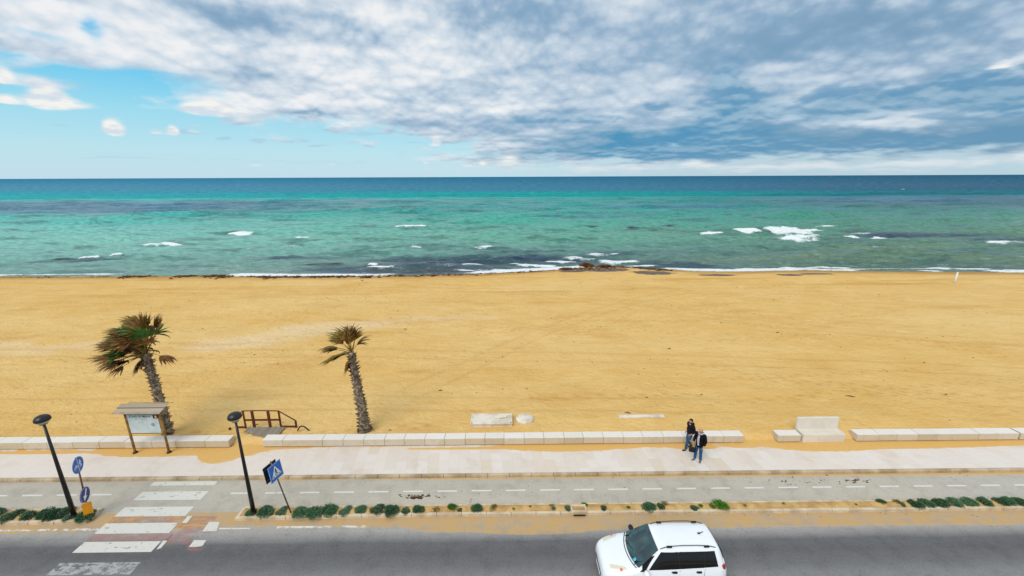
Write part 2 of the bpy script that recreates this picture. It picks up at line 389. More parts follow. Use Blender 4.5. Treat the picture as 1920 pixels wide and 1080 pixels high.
def build_beach():
    xs=np.concatenate([np.linspace(-170,-48,120),np.linspace(-47.9,48,560),np.linspace(48.2,170,120)])
    ys=np.concatenate([np.linspace(Y_WALLB-.46,30,112),np.linspace(30.12,50,120),np.linspace(50.3,74,90)])
    X,Y=np.meshgrid(xs,ys); z=sand_h(X,Y)
    # footprints: trails of small dents
    pr=np.zeros_like(z); r=np.random.RandomState(5)
    for k in range(46):
        x0=r.uniform(-42,45); y0=r.uniform(19.5,52); a=r.uniform(-.5,.5)+(PI if r.rand()<.5 else 0); n=r.randint(12,50)
        for i in range(n):
            a+=r.uniform(-.08,.08); x0+=math.cos(a)*.68; y0+=math.sin(a)*.68
            if y0<19.2 or y0>54 or abs(x0)>47: break
            s_=.14*(1 if i%2 else -1); cx=x0-math.sin(a)*s_; cy=y0+math.cos(a)*s_
            i0,i1=np.searchsorted(xs,cx-.5),np.searchsorted(xs,cx+.5); j0,j1=np.searchsorted(ys,cy-.5),np.searchsorted(ys,cy+.5)
            if i1<=i0 or j1<=j0: continue
            g_=np.exp(-(((X[j0:j1,i0:i1]-cx)/.17)**2+((Y[j0:j1,i0:i1]-cy)/.13)**2))
            z[j0:j1,i0:i1]-=.07*g_; pr[j0:j1,i0:i1]=np.maximum(pr[j0:j1,i0:i1],g_*.6)
    for (xa,ya,xb,yb,bend) in ((-45,31,44,25,1.5),(-45,22.5,20,21.2,.6),(-8,21,26,52,3.),(-30,52,40,46,1.5),(2,50,46,30,-3.)):
        L=math.hypot(xb-xa,yb-ya); ux,uy=(xb-xa)/L,(yb-ya)/L
        a_=(X-xa)*ux+(Y-ya)*uy; o_=-(X-xa)*uy+(Y-ya)*ux-bend*np.sin(PI*a_/L)-.6*(fbm(X*.08,Y*.08,2,55)-.5)
        for k in (-.8,.8):
            g_=np.exp(-((o_-k)/.16)**2)*sstep(-2,6,a_)*sstep(L+2,L-8,a_)*(.35+.65*fbm(X*.5,Y*.5,3,56)); z-=.035*g_; pr=np.maximum(pr,g_*.42)
    d=shore(X)-Y
    wet=sstep(3.4,.4,d+1.2*(fbm(X*.3,Y*.8,3,9)-.5))*.75
    V=np.stack([X.ravel(),Y.ravel(),z.ravel()],1)
    o=npmesh('beach',V,gridfaces(len(ys),len(xs)),mat_sand(),{'wet':wet,'prints':pr}); tag(o,kind='structure')
build_beach()
# ---------------------------------------------------------------- sea
def build_sea():
    v=np.linspace(14.2/52.,14.2/900.,440); yy=14.2/v; yy=np.concatenate([yy,np.geomspace(930,26000,40)])
    s=np.linspace(-1,1,1500)
    Y=np.repeat(yy[:,None],1500,1); X=s[None,:]*Y*1.75
    d=Y-shore(np.clip(X,-170,170))                     # distance out from the waterline
    fade=sstep(900,350,Y)
    z=np.zeros_like(X); r=np.random.RandomState(3)
    wx=X+6*(fbm(X*.02,Y*.03,2,41)-.5); wy=Y+9*(fbm(X*.015,Y*.02,2,42)-.5)
    for k in range(46):
        L=1.1*1.11**k if k<34 else r.uniform(8,26)
        th=r.normal(0,.42 if L<8 else .16); kx=math.sin(th)*2*PI/L; ky=math.cos(th)*2*PI/L
        amp=.0185*min(L,9)**.9*(1. if L<9 else .9); ph=r.uniform(0,6.28)
        res=sstep(L*.45,L*.22,(Y**2/14.2)*(14.2/52-14.2/900)/440)   # drop waves the rows cannot carry
        q=np.sin(kx*wx+ky*wy+ph); q=np.where(q>0,q**1.5*1.3,q*.7)
        z+=amp*q*res
    pat=fbm(X*.03,Y*.07,3,50); z*=(.45+1.1*pat)
    z*=sstep(0.,9.,d)*fade*.85+0.0
    # breakers: crest lines with foam on them
    foam=np.zeros_like(X)
    n1=fbm(X*.35,Y*.9,5,61,.62); n2=fbm(X*1.6,Y*3.2,4,67,.6)
    FO=[(775,426,33,3.2,1.),(450,440,21,2.4,.9),(310,461,46,3.4,1.0),(482,470,22,3.4,1.6),(560,465,34,3.2,1.6),(571,451,28,3.6,2.0),(516,450,12,2.4,1.3),(450,440,22,2.6,1.3),(170,489,20,1.8,.9),(221,487,12,1.6,.7),(900,472,29,3.2,1.),(714,504,27,4,.95),(888,501,24,2.6,.9),(962,499,14,2,.7),
        (1333,443,26,2.2,1.),(1398,440,31,3.,1.),(1490,437,66,4.6,1.15),(1545,428,24,2.2,1.),(1500,453,54,5.5,.66),(1595,451,17,2.4,1.),(1660,448,36,3,1.),(1615,440,28,3,.55),(1885,462,44,4,.72),(1825,457,20,2,.35),(1650,466,24,3,.45),
        (390,452,30,2.5,.45),(345,456,22,3,.35),(640,462,30,1.6,.4),(700,500,10,3,.7),(780,472,14,2,.5),(1150,443,20,3,.45),(1180,445,14,2,.4),(1314,426,5,1.2,.9),(1090,489,40,5,.75),(1130,484,34,4,.6),(1050,495,34,4,.8),(1160,492,40,4.5,.9),(1010,500,50,3.4,.7),(1200,498,34,3.4,.9),(940,507,60,3,.5),(1110,470,40,3,.25),(1010,478,60,4,.25),
        (50,515,70,2,.6),(180,514.5,50,3,.9),(100,515,60,2.4,.8),(1395,504.5,24,2,.95),(1500,502,40,2.6,.9),(1555,501.5,40,3.4,1.),(1640,504,60,2.2,.8),(1740,504,60,2.6,.9),(1820,504.5,40,3,.95),(1900,507,60,2.2,.9),(1683,355,4,.8,1.),(870,508,30,2,.5),(600,514,40,1.2,.3)]
    for px,py,rx,ry,w in FO:
        cx,cy=at(px,py,SEA_Z); x2,_=at(px+rx,py,SEA_Z); _,y2=at(px,py-ry,SEA_Z); _,y1=at(px,py+ry,SEA_Z)
        ax=x2-cx; ay=max((y2-y1)/2*.52,.42)
        sl=np.where(np.abs(yy-cy)<ay*7+5)[0]
        if not len(sl): continue
        sl=slice(sl[0],sl[-1]+1); Xs=X[sl]; Ys=Y[sl]
        bow=.25*ay*np.sin((Xs-cx)/ax*2.3+px)+.5*ay*(fbm(Xs*.15,Xs*0+px,3,71)-.5)*2
        e=((Xs-cx)/ax)**2; thk=.5+1.3*sstep(.28,.75,fbm(Xs*.30+px*1.7,Xs*0+py,4,79,.62)); q=(Ys-cy-bow)/(ay*thk)
        body=np.exp(-e**2)*np.where(q>0,np.exp(-(q*1.5)**2),np.exp(-(q*.9)**2))
        foam[sl]=np.maximum(foam[sl],w*body)
        if w>.6 and cy>64:
            z[sl]+=.30*np.exp(-e**2)*np.exp(-((Ys-cy-bow-ay*.3)/max(.9,ay*.35))**2)*sstep(0,12,cy-shore(cx))
    crest=np.zeros_like(X)
    for px,py,rx,ry,w in FO:
        if w<.6 or ry<1.5 or py>505: continue
        cx,cy=at(px,py,SEA_Z); x2,_=at(px+rx*1.9,py,SEA_Z); y2=at(px,py-1.6,SEA_Z)[1]; off=at(px,py+.6,SEA_Z)[1]-cy
        sl=np.where(np.abs(yy-cy)<(y2-cy)*5+5)[0]; sl=slice(sl[0],sl[-1]+1); Xs=X[sl]; Ys=Y[sl]; wob=(y2-cy)*1.2*(fbm(Xs*.12,Xs*0+px*.3,3,73)-.5)*2
        crest[sl]=np.maximum(crest[sl],np.exp(-((Xs-cx-(x2-cx)*.25)/(x2-cx))**4)*np.exp(-((Ys-cy-off-wob)/max(y2-cy,.5))**2)*(.5+fbm(Xs*.1,Ys*.2,3,75)))
    # swash line
    sw=np.exp(-((d-.7)/.9)**2)*sstep(.30,.55,fbm(X*.06,Y*0,4,77))*1.1
    foam=np.maximum(foam,sw)
    n4=fbm(X*.9+3*n1,Y*3.,5,63,.7); n5=fbm(X*.09,Y*.32,4,69,.6); n6=fbm(X*.55+5*n1,Y*1.3,5,65,.75); n7=fbm(X*.22,Y*.8,4,83,.6); fo=np.clip((foam*(.5+.9*n1)*(.30+1.4*n6)*(.55+.9*n7)-.20)/.42,0,1)
    lace=np.exp(-((d-4)/5)**2)*sstep(.55,.75,fbm(X*.22,Y*.5,5,81,.6))*.35*sstep(-.5,1.,d)
    fo=np.maximum(fo,lace)
    # body colour by depth and sea bed
    def C(*c): return np.array(lin(c)[:3])
    pyr=540-FPX*np.tan(np.arctan2(-14.2,Y)+PITCH)      # depression, used as a smooth distance scale
    rows=[(331,(48,124,158),(50,112,146),(50,98,124)),(338,(66,134,164),(60,120,148),(60,104,130)),(348,(86,146,170),(74,128,154),(72,110,134)),(356,(84,152,172),(72,134,156),(70,110,132)),(362,(68,166,178),(50,160,160),(56,126,140)),(372,(62,180,176),(30,166,152),(38,104,114)),(381,(62,122,142),(24,154,146),(38,88,104)),
          (396,(66,120,140),(36,166,152),(30,120,110)),(404,(64,174,166),(52,168,148),(46,136,112)),(425,(110,196,180),(84,172,146),(70,140,106)),(450,(130,198,180),(104,170,146),(88,134,100)),(475,(126,188,170),(100,150,134),(84,126,98)),(500,(118,166,150),(86,118,110),(92,122,96)),(520,(134,164,146),(120,132,114),(112,128,100))]
    rp=np.array([q[0] for q in rows]); 
    warp=9*(fbm(X/Y*2.2,np.log(Y)*2.,4,90)-.5)*np.clip((pyr-331)/40,0,1)+(X/Y)*-2.
    pp=pyr+warp
    L3=[np.stack([np.interp(pp,rp,[C(*q[j])[i] for q in rows]) for i in range(3)],-1) for j in (1,2,3)]
    t=X/Y/1.23
    wl=sstep(0.25,-.85,t)[...,None]; wr=sstep(0.05,.85,t)[...,None]
    col=L3[1]*(1-wl)*(1-wr)+L3[0]*wl*(1-wr)+L3[2]*wr
    slate=C(34,62,84); weed=C(20,34,44)
    def patch(lst,tint,nz,lo=.35,hi=.8):
        nonlocal col
        acc=np.zeros_like(X)
        for px,py,rx,ry,w in lst:
            cx,cy=at(px,py,SEA_Z); x2,_=at(px+rx,py,SEA_Z); _,y2=at(px,py-ry,SEA_Z); _,y1=at(px,py+ry,SEA_Z)
            acc=np.maximum(acc,w*np.exp(-((X-cx)/(x2-cx))**2-((Y-cy)/max((y2-y1)/2,.4))**2))
        a=(sstep(lo,hi,acc*(.55+.9*nz)))[...,None]
        col=col*(1-a)+tint*a
    nb=fbm(X*.05,Y*.16,5,95,.6); nc=fbm(X*.25,Y*.7,4,97,.6)
    patch([(300,388,340,8,.9),(700,378,160,4,.75),(1250,390,260,6,.7),(1100,412,260,5,.55),(1700,374,300,7,.9),(1180,405,160,4,.5)],C(40,112,140),nb)
    patch([(900,492,280,12,1.05),(1000,478,200,8,.65),(760,507,240,9,1.1),(1150,482,120,8,.6),(1250,497,90,5,1.),(560,488,140,9,.7),(150,493,160,5,.7),(1700,444,260,5,.85),(1880,452,120,5,.8),(1200,434,120,3,.6),(1300,500,60,4,1.),(980,497,160,8,.8),(1760,480,200,6,.45),(1420,470,160,5,.35)],slate,nb*.5+nc*.5)
    patch([(940,498,60,3,1.),(1250,499,90,3.5,1.1),(780,508,120,5,.9),(1310,503,40,3,1.1),(600,500,60,3,.8),(130,490,30,2,.8),(1215,431,60,1.6,.9),(850,492,120,3,.7),(1120,430,60,1.2,.7)],weed,nc,.3,.7)
    patch([(1650,470,200,10,.7),(1450,490,260,7,.7),(1240,440,120,9,.6),(1740,460,160,6,.5),(560,440,120,10,.4),(440,470,200,14,.5)],C(118,142,108),nb,.3,.95)
    # dark wave faces by the crests: shading painted into the water colour
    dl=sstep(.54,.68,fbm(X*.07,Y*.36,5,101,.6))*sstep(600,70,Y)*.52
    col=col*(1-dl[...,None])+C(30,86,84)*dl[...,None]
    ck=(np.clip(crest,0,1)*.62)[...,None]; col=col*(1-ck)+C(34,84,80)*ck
    V=np.stack([X.ravel(),Y.ravel(),(z+SEA_Z+.03*sstep(.3,.8,fo)).ravel()],1)
    m,g=newmat('sea_water'); p=g.pos(); x,y,zz=g.sep(p)
    f=g.attr('foam'); base=g.attr('body',False)
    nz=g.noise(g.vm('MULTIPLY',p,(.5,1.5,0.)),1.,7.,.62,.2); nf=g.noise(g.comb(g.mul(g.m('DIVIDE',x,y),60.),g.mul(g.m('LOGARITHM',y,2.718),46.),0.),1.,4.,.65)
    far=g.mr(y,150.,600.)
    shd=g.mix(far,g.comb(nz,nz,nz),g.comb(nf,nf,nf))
    base=g.mix(g.mr(shd,.36,.60,.80,0.),base,g.mix(1.,base,g.mix(far,(.50,.58,.62,1.),(.60,.68,.72,1.)),'MULTIPLY'))  # ripple shading multiplied into the base colour
    fn=g.noise(g.vm('MULTIPLY',p,(1.,1.6,1.)),2.2,5.,.65)
    fm=g.mr(g.add(f,g.mul(g.sub(fn,.5),1.3)),.18,1.05)
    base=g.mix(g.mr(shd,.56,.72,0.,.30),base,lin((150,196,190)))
    c=g.mix(g.mul(fm,g.mr(f,.02,.15)),base,lin((236,240,240)))
    h=g.add(g.mul(g.noise(g.vm('MULTIPLY',p,(.45,1.,0.)),1.1,8.,.62,.3),1.),g.mul(nz,.5))
    bs=g.n('ShaderNodeBump'); g.put(bs.inputs['Height'],h); g.put(bs.inputs['Strength'],g.mr(y,60.,700.,.85,.5)); bs.inputs['Distance'].default_value=.42
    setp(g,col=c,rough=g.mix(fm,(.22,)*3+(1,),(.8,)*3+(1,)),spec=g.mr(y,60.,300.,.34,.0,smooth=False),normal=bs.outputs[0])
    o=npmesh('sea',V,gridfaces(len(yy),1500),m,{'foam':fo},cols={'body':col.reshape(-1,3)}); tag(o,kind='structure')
build_sea()
# ---------------------------------------------------------------- pavements, road, markings
Y_PAVE=16.03; Y_WALLF=18.22
def mat_pave():
    m,g=newmat('limestone_paving'); v=g.pos(); x,y,z=g.sep(v)
    xs=g.add(g.mul(x,1/.5),g.mul(y,.22)); cxi=g.m('FLOOR',xs); ys=g.add(g.mul(y,1/1.1),g.mul(g.m('FRACT',g.mul(cxi,.5)),1.)); cyi=g.m('FLOOR',ys)
    w=g.n('ShaderNodeTexWhiteNoise'); w.noise_dimensions='3D'; g.put(w.inputs[0],g.comb(cxi,cyi,1.)); r=w.outputs[0]
    c=g.ramp(r,[(0.,lin((218,204,190))),(.35,lin((222,211,199))),(.7,lin((225,215,205))),(.85,lin((220,206,190))),(1.,lin((217,201,181)))])
    c=g.mix(g.mr(x,-12.,-6.,.75,0.),c,lin((222,210,198)))
    c=g.mix(g.mr(x,12.,16.,0.,.6),c,lin((224,213,203)))
    fx=g.m('ABSOLUTE',g.sub(g.m('FRACT',xs),.5)); fy=g.m('ABSOLUTE',g.sub(g.m('FRACT',ys),.5))
    j=g.m('MAXIMUM',g.mr(fx,.475,.497),g.mr(fy,.488,.499))
    c=g.mix(g.mul(j,.16),c,lin((176,156,132)))
    st=g.noise(v,.8,7.,.65,.3); c=g.mix(g.mr(st,.50,.74,0.,.4),c,lin((200,178,152)))
    sp=g.noise(v,9.,5.,.7); c=g.mix(g.mr(sp,.60,.72,0.,.35),c,lin((158,134,108)))
    # diagonal wash marks and grime
    dg=g.noise(g.comb(g.add(g.mul(x,.5),g.mul(y,.9)),g.sub(g.mul(y,.18),g.mul(x,.12)),0.),1.3,6.,.65)
    c=g.mix(g.mr(dg,.55,.7,0.,.25),c,lin((204,186,166)))
    # blown sand along the wall
    d=blobs(g,v,[(250,850,70,7),(330,849,60,6),(60,849,130,3),(430,845,34,24),(480,838,40,14),(400,855,26,9),(540,838,40,3),(1080,840,110,7),(1020,838,60,5),(1300,838,50,5),(1390,836,30,4),(1500,836,70,9),(1570,838,60,8),(1460,829,40,5),(1640,832,40,7),(1700,834,90,7),(1800,834,130,5),(1900,828,40,5),(1180,836,60,3),(860,841,120,2)],.12)
    n=g.noise(g.vm('MULTIPLY',v,(1.,1.4,1.)),1.5,7.,.65,.3); base=g.mr(y,17.95,18.22,0.,.45)
    dm=g.mr(g.add(g.add(d,base),g.mul(g.sub(n,.5),.9)),.40,.56)
    dm=g.m('MAXIMUM',dm,g.mul(g.mr(y,Y_PAVE+.12,Y_PAVE),g.mr(n,.45,.6,0.,.8)))
    c=g.mix(dm,c,g.mix(g.noise(v,6.,4.),lin((214,168,92)),lin((222,180,112))))
    setp(g,col=c,rough=.85,spec=.2,normal=g.bump(g.add(g.mul(j,-.6),g.add(g.mul(sp,.3),g.mul(dm,.8))),.5,.012)); return m
def mat_asphalt(name,kind):
    m,g=newmat(name); v=g.pos(); x,y,z=g.sep(v)
    n1=g.noise(g.vm('MULTIPLY',v,(.12,.9,0.)),1.,6.,.6,.2); n2=g.noise(v,1.6,6.,.65); n3=g.noise(v,13.,5.,.8)
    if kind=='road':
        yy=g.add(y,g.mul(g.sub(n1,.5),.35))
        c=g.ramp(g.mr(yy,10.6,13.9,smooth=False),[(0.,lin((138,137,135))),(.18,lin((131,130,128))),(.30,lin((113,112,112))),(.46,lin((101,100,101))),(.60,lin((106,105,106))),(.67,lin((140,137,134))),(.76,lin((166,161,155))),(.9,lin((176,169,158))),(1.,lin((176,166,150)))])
    else:
        c=g.mix(g.mr(g.noise(g.vm('MULTIPLY',v,(.1,.4,0.)),1.,5.,.6),.35,.65),lin((190,181,165)),lin((181,173,159)))
        c=g.mix(g.mr(x,14.,24.,0.,.5),c,lin((188,184,174)))
    c=g.mix(g.mr(n2,.42,.72,0.,.5),c,g.mix(1.,c,(.68,.67,.66,1.),'MULTIPLY'))
    c=g.mix(g.mr(n3,.50,.68,0.,.6 if kind=='road' else .35),c,g.mix(1.,c,(.55,.55,.56,1.),'MULTIPLY'))
    c=g.mix(g.mr(n3,.47,.32,0.,.5),c,g.mix(1.,c,(1.35,1.33,1.3,1.),'MULTIPLY'))
    cr=g.vor(g.vm('ADD',g.vm('MULTIPLY',v,(.5,.8,0.)),g.vm('MULTIPLY',g.noise(v,1.2,4.,.6,col=True),(.8,.8,0.))),.8,'DISTANCE_TO_EDGE')['Distance']
    c=g.mix(g.mul(g.mr(cr,.012,.003),g.mr(g.noise(v,.3,2.),.62,.7,0.,.25)),c,(.03,.03,.03,1.))
    if kind!='road':
        # dark spots and stains
        s=g.mr(g.noise(g.vm('MULTIPLY',v,(1.,1.6,0.)),3.4,4.,.6),.66,.72); a=blobs(g,v,[(790,930,50,6),(850,925,60,3),(1450,912,60,6),(1610,905,30,8),(1570,900,40,6),(1755,898,24,6),(865,893,14,4),(1000,925,60,2),(1480,905,90,6)])
        c=g.mix(g.mul(s,g.mr(a,.15,.6)),c,lin((86,76,66)))
    n=g.noise(g.vm('MULTIPLY',v,(.7,1.5,1.)),1.2,7.,.62,.3)
    if kind=='road':
        d=blobs(g,v,[(700,975,160,11),(900,978,160,14),(1000,985,90,12),(1150,978,200,13),(1300,975,160,12),(1500,972,200,12),(1700,972,240,12),(1850,970,140,12),(1000,997,80,5),(840,993,50,5),(540,975,80,9),(430,966,60,13),(360,962,36,9),(240,968,34,12),(330,985,28,8),(60,992,160,7),(-150,995,200,8),(2100,968,200,12),(395,982,40,6),(200,975,24,9)])
        f=g.add(g.add(d,g.mr(y,12.95,13.85,0.,.30)),g.mul(g.sub(n,.5),.75)); dm=g.mr(f,.42,.62)
        sc=g.mix(g.noise(g.vm('MULTIPLY',v,(.5,2.,1.)),2.,5.,.6),lin((188,156,112)),lin((200,162,104)))
        dm=g.mul(dm,g.mr(n2,.62,.4,.55,1.))
    else:
        e=g.add(g.mr(y,15.80,16.03,0.,.75),g.mr(y,14.52,14.3,0.,.55))
        d=blobs(g,v,[(1500,886,260,5),(1800,884,260,7),(1100,890,260,5),(560,897,60,4),(880,893,120,4),(2000,884,200,6),(1750,936,260,4),(1100,942,60,4)])
        f=g.add(g.add(g.mul(d,.7),g.mul(e,g.mr(x,-14.,6.,.55,1.))),g.mul(g.sub(n,.5),.6)); dm=g.mr(f,.55,.8,0.,.92)
        sc=g.mix(g.noise(v,5.,4.),lin((205,164,98)),lin((214,172,108)))
    c=g.mix(dm,c,sc)
    setp(g,col=c,rough=.9,spec=.25,normal=g.bump(g.add(g.mul(n3,.6),g.mul(dm,1.2)),.45,.012)); return m
def mat_paint(name,colr,lo,hi,under=(150,146,140),amt=1.,scale=3.):
    m,g=newmat(name); v=g.pos()
    n=g.noise(g.vm('MULTIPLY',v,(1.,1.8,0.)),scale,7.,.68,.2); f=g.mr(n,lo,hi)
    g2=g.noise(v,24.,3.,.7)
    setp(g,col=g.mix(g.mr(g2,.5,.75,0.,.22),lin(colr),lin((150,142,132))),rough=.7,spec=.25,alpha=g.mul(g.sub(1.,f),amt)); return m
def sheet(name,x0,x1,y0,y1,z,mat,nx=1):
    b=B(); b.grid([[(x0+(x1-x0)*i/nx,y,z) for i in range(nx+1)] for y in (y0,y1)]); o=b.build(name,mat); return tag(o,kind='structure')
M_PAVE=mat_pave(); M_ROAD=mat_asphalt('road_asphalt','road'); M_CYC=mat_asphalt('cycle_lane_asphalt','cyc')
M_KERB=simple('kerb_stone',(214,198,172),(186,162,128),1.6,.85,.4,12.)
M_EARTH=simple('dry_earth',(176,150,110),(150,126,90),.2,.95,.3,4.,obj=False)
sheet('ground',-400,400,-300,18.9,-.012,M_EARTH)
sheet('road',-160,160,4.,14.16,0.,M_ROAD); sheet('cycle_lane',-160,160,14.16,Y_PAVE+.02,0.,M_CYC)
b=B(); b.box((0,(Y_PAVE+.16+18.86)/2,.055),(320,18.86-Y_PAVE-.16,.13)); tag(b.build('pavement',M_PAVE,flat=True),kind='structure')
b=B()
x=-60.
while x<60.: b.box((x+.5,Y_PAVE+.08,.06),(.985,.157,.125),bev=.012); x+=1.
tag(b.build('pavement_kerb',simple('pavement_kerb_stone',(200,180,150),(160,138,106),1.1,.85,.4,9.),flat=True),kind='structure')
b=B(); b.box((0,2.,.05),(320,4.,.12)); tag(b.build('near_pavement',M_PAVE,flat=True),kind='structure')
# median: two kerbs, a bed of sand between them
def near_y(x): return 13.80-.012*max(0,-x-4)
M_BED=simple('median_sand',(208,170,108),(176,138,84),2.2,.95,.6,8.,dist=.03)
for x0,x1 in ((-60.,-16.75),(-10.95,60.)):
    b=B(); x=x0
    while x<x1-.2:
        xe=min(x+1.,x1); jit=random.uniform(-.008,.008); ya=near_y((x+xe)/2)
        b.box(((x+xe)/2,ya+.05+jit,.055),(xe-x-.012,.12,.15),bev=.012); b.box(((x+xe)/2,14.33+jit,.03),(xe-x-.012,.10,.10),bev=.01); x=xe
    for e,sgn in ((x0,1),(x1,-1)):
        if abs(e)<50: b.box((e+.06*sgn,(near_y(e)+14.33)/2+.03,.05),(.11,14.28-near_y(e)-.12,.14),bev=.012)
    tag(b.build('median_kerb',M_KERB,flat=True),kind='structure')
    b=B(); n=int((x1-x0)/.25); P=[]
    for j in range(5):
        row=[]
        for i in range(n+1):
            X=x0+.12+(x1-x0-.24)*i/n; t=j/4; Y=(near_y(X)+.11)*(1-t)+14.285*t
            row.append((X,Y,.085+.055*math.sin(PI*t)*float(.3+fbm(np.array([X*1.3]),np.array([t*2.]),3,5)[0])))
        P.append(row)
    b.grid(P); tag(b.build('median_bed',M_BED),kind='structure')
# road paint, thin sheets 4 mm above the asphalt
M_WHITE=mat_paint('white_paint',(214,211,200),.57,.70); M_WHITEW=mat_paint('worn_white_paint',(205,205,200),.44,.62,amt=.62); M_RED=mat_paint('faded_red_paint',(202,140,128),.38,.66,amt=.42,scale=2.2)
def pquad(b,pts,z=.004):
    W=[at(px,py,0.) for px,py in pts]; b.poly([(x,y,z) for x,y in W][::-1])
CW_L,CW_R=-15.98,-13.12
b=B(); rows=[(903.5,911),(922,938),(950.5,968),(980.5,1000),(1015,1035)]
for t,bt in rows:
    y1=at(300,t,0)[1]; y0=at(300,bt,0)[1]; b.poly([(CW_L,y0,.008),(CW_R,y0,.008),(CW_R,y1,.008),(CW_L,y1,.008)])
tag(b.build('crosswalk_marking',M_WHITE,flat=True),kind='structure')
b=B(); y1=at(200,1055,0)[1]; y0=at(200,1078,0)[1]; b.poly([(CW_L,y0,.008),(CW_R,y0,.008),(CW_R,y1,.008),(CW_L,y1,.008)])
b.poly([(CW_L,y0-1.1,.008),(CW_R,y0-1.1,.008),(CW_R,y1-1.1,.008),(CW_L,y1-1.1,.008)])
tag(b.build('worn_crosswalk_marking',M_WHITEW,flat=True),kind='structure')
b=B(); b.poly([(CW_L,12.75,.004),(-12.9,12.75,.004),(-12.9,13.95,.004),(CW_L,13.95,.004)])
pquad(b,[(352,968),(408,968),(398,984),(338,985)]); pquad(b,[(338,986),(410,986),(396,1000),(372,1000),(352,1020),(300,1022)]); pquad(b,[(352,1022),(384,1022),(378,1033),(350,1033)])
tag(b.build('red_road_marking',M_RED,flat=True),kind='structure')
b=B()
for q in ([(352,968),(361,968),(350,981),(341,981)],[(306,1014),(314,1014),(302,1028),(293,1031)],[(392,979),(412,979),(406,996),(379,997)],[(364,1013),(387,1013),(379,1025),(354,1026)],[(412,990),(470,990),(468,992.5),(410,993)]): pquad(b,q,.009)
tag(b.build('cycle_crossing_marking',M_WHITE,flat=True),kind='structure')
b=B(); ye=at(600,988,0)[1]; 
for x0,x1 in ((-40,-17.6),(-17.4,-15.9),(-9.1,-7.),(-6.6,-5.6)): b.poly([(x0,ye-.05,.004),(x1,ye-.05,.004),(x1,ye+.05,.004),(x0,ye+.05,.004)])
tag(b.build('edge_line_marking',mat_paint('edge_line_paint',(232,226,214),.46,.60,amt=.9),flat=True),kind='structure')
b=B(); yc=at(960,919.5,0)[1]
for i in range(-36,40):
    x=-1.66+1.49*i
    if CW_L-.6<x<CW_R-.1 : continue
    b.poly([(x,yc-.045,.004),(x+.86,yc-.045,.004),(x+.86,yc+.045,.004),(x,yc+.045,.004)])
tag(b.build('cycle_lane_marking',mat_paint('dash_paint',(226,223,214),.61,.72,amt=.9),flat=True),kind='structure')
# ---------------------------------------------------------------- low limestone walls
def mat_block():
    m,g=newmat('limestone_block'); v=g.pos(); oi=g.n('ShaderNodeObjectInfo').outputs['Random']
    c=g.ramp(oi,[(0.,lin((206,190,166))),(.3,lin((214,202,184))),(.6,lin((220,210,196))),(.85,lin((206,188,158))),(1.,lin((198,184,160)))])
    n=g.noise(v,2.2,7.,.68,.3); c=g.mix(g.mr(n,.48,.72,0.,.55),c,lin((182,158,124)))
    n2=g.noise(v,14.,5.,.7); c=g.mix(g.mr(n2,.56,.72,0.,.45),c,lin((150,128,100)))
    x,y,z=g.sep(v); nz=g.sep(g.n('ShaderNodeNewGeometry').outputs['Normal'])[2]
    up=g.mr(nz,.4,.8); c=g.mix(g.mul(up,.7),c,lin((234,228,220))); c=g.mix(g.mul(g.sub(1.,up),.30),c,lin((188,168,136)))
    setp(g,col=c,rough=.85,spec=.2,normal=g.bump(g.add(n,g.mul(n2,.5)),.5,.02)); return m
M_BLOCK=mat_block(); M_GAP=simple('shadow_gap_stone',(96,80,60),(70,58,44),3.,.95)
def wall(xs,label,cap=True):
    x0,x1=xs[0],xs[-1]; r=empty('stone_wall',((x0+x1)/2,18.46,.1),label,'wall','low limestone block walls along the beach')
    for a,c in zip(xs,xs[1:]):
        b=B(); dz=random.uniform(-.006,.006); dy=random.uniform(-.006,.006)
        b.box(((a+c)/2-r.location.x,dy,.24+dz),(c-a-.008-random.random()*.006,.49,.36),bev=.012)
        b.build('block',M_BLOCK,r,flat=True)
    b=B(); b.box((0,.02,.03),(x1-x0-.1,.42,.09)); b.build('shadow_plinth',M_GAP,r,flat=True)  # recessed base; its dark colour paints the shadow line under the blocks
    return r
def wx(px,z=.52,Y=18.22): return aty(px,820,Y)[0]
def spread(a,b,step):
    n=max(1,round((b-a)/step)); L=[a]; 
    for i in range(1,n): L.append(a+(b-a)*i/n+random.uniform(-.12,.12))
    return L+[b]
wall(spread(-42.,wx(427),1.25),'long low pale stone wall running from the left edge to the sandy gap, behind the notice board')
wall([wx(q) for q in (490,528,603,642,681,720,757,796,833,872,909,945,983,1020,1058,1094,1132,1170,1206,1245,1283,1320,1357,1395)],'long low limestone block wall in the centre, passing behind the two standing men')
wall([wx(1459),wx(1502)],'single short stone block standing left of the white backed bench')
wall(spread(wx(1607),wx(1909),1.05),'low weathered stone wall running from the white bench towards the right edge')
wall(spread(wx(1913),45.,1.25),'last stretch of low stone wall cut off by the right edge, after a dark joint')
# ---------------------------------------------------------------- bench
def bench():
    x0,y0=at(1504,829,.12); x1,_=at(1582,828,.12); xc=(x0+x1)/2; w=x1-x0
    r=empty('stone_bench',(xc,18.5,.11),'smooth white stone bench with an upright back, between stone blocks','bench')
    m=simple('white_concrete',(222,213,198),(212,202,186),1.4,.8,.15,20.)
    b=B(); b.box((0,-.02,.225),(w,.56,.45),bev=.02); b.build('seat',m,r,flat=True)
    b=B(); b.box((0,.33,.52),(w,.13,1.06),bev=.015); b.build('backrest',m,r,flat=True)
bench()
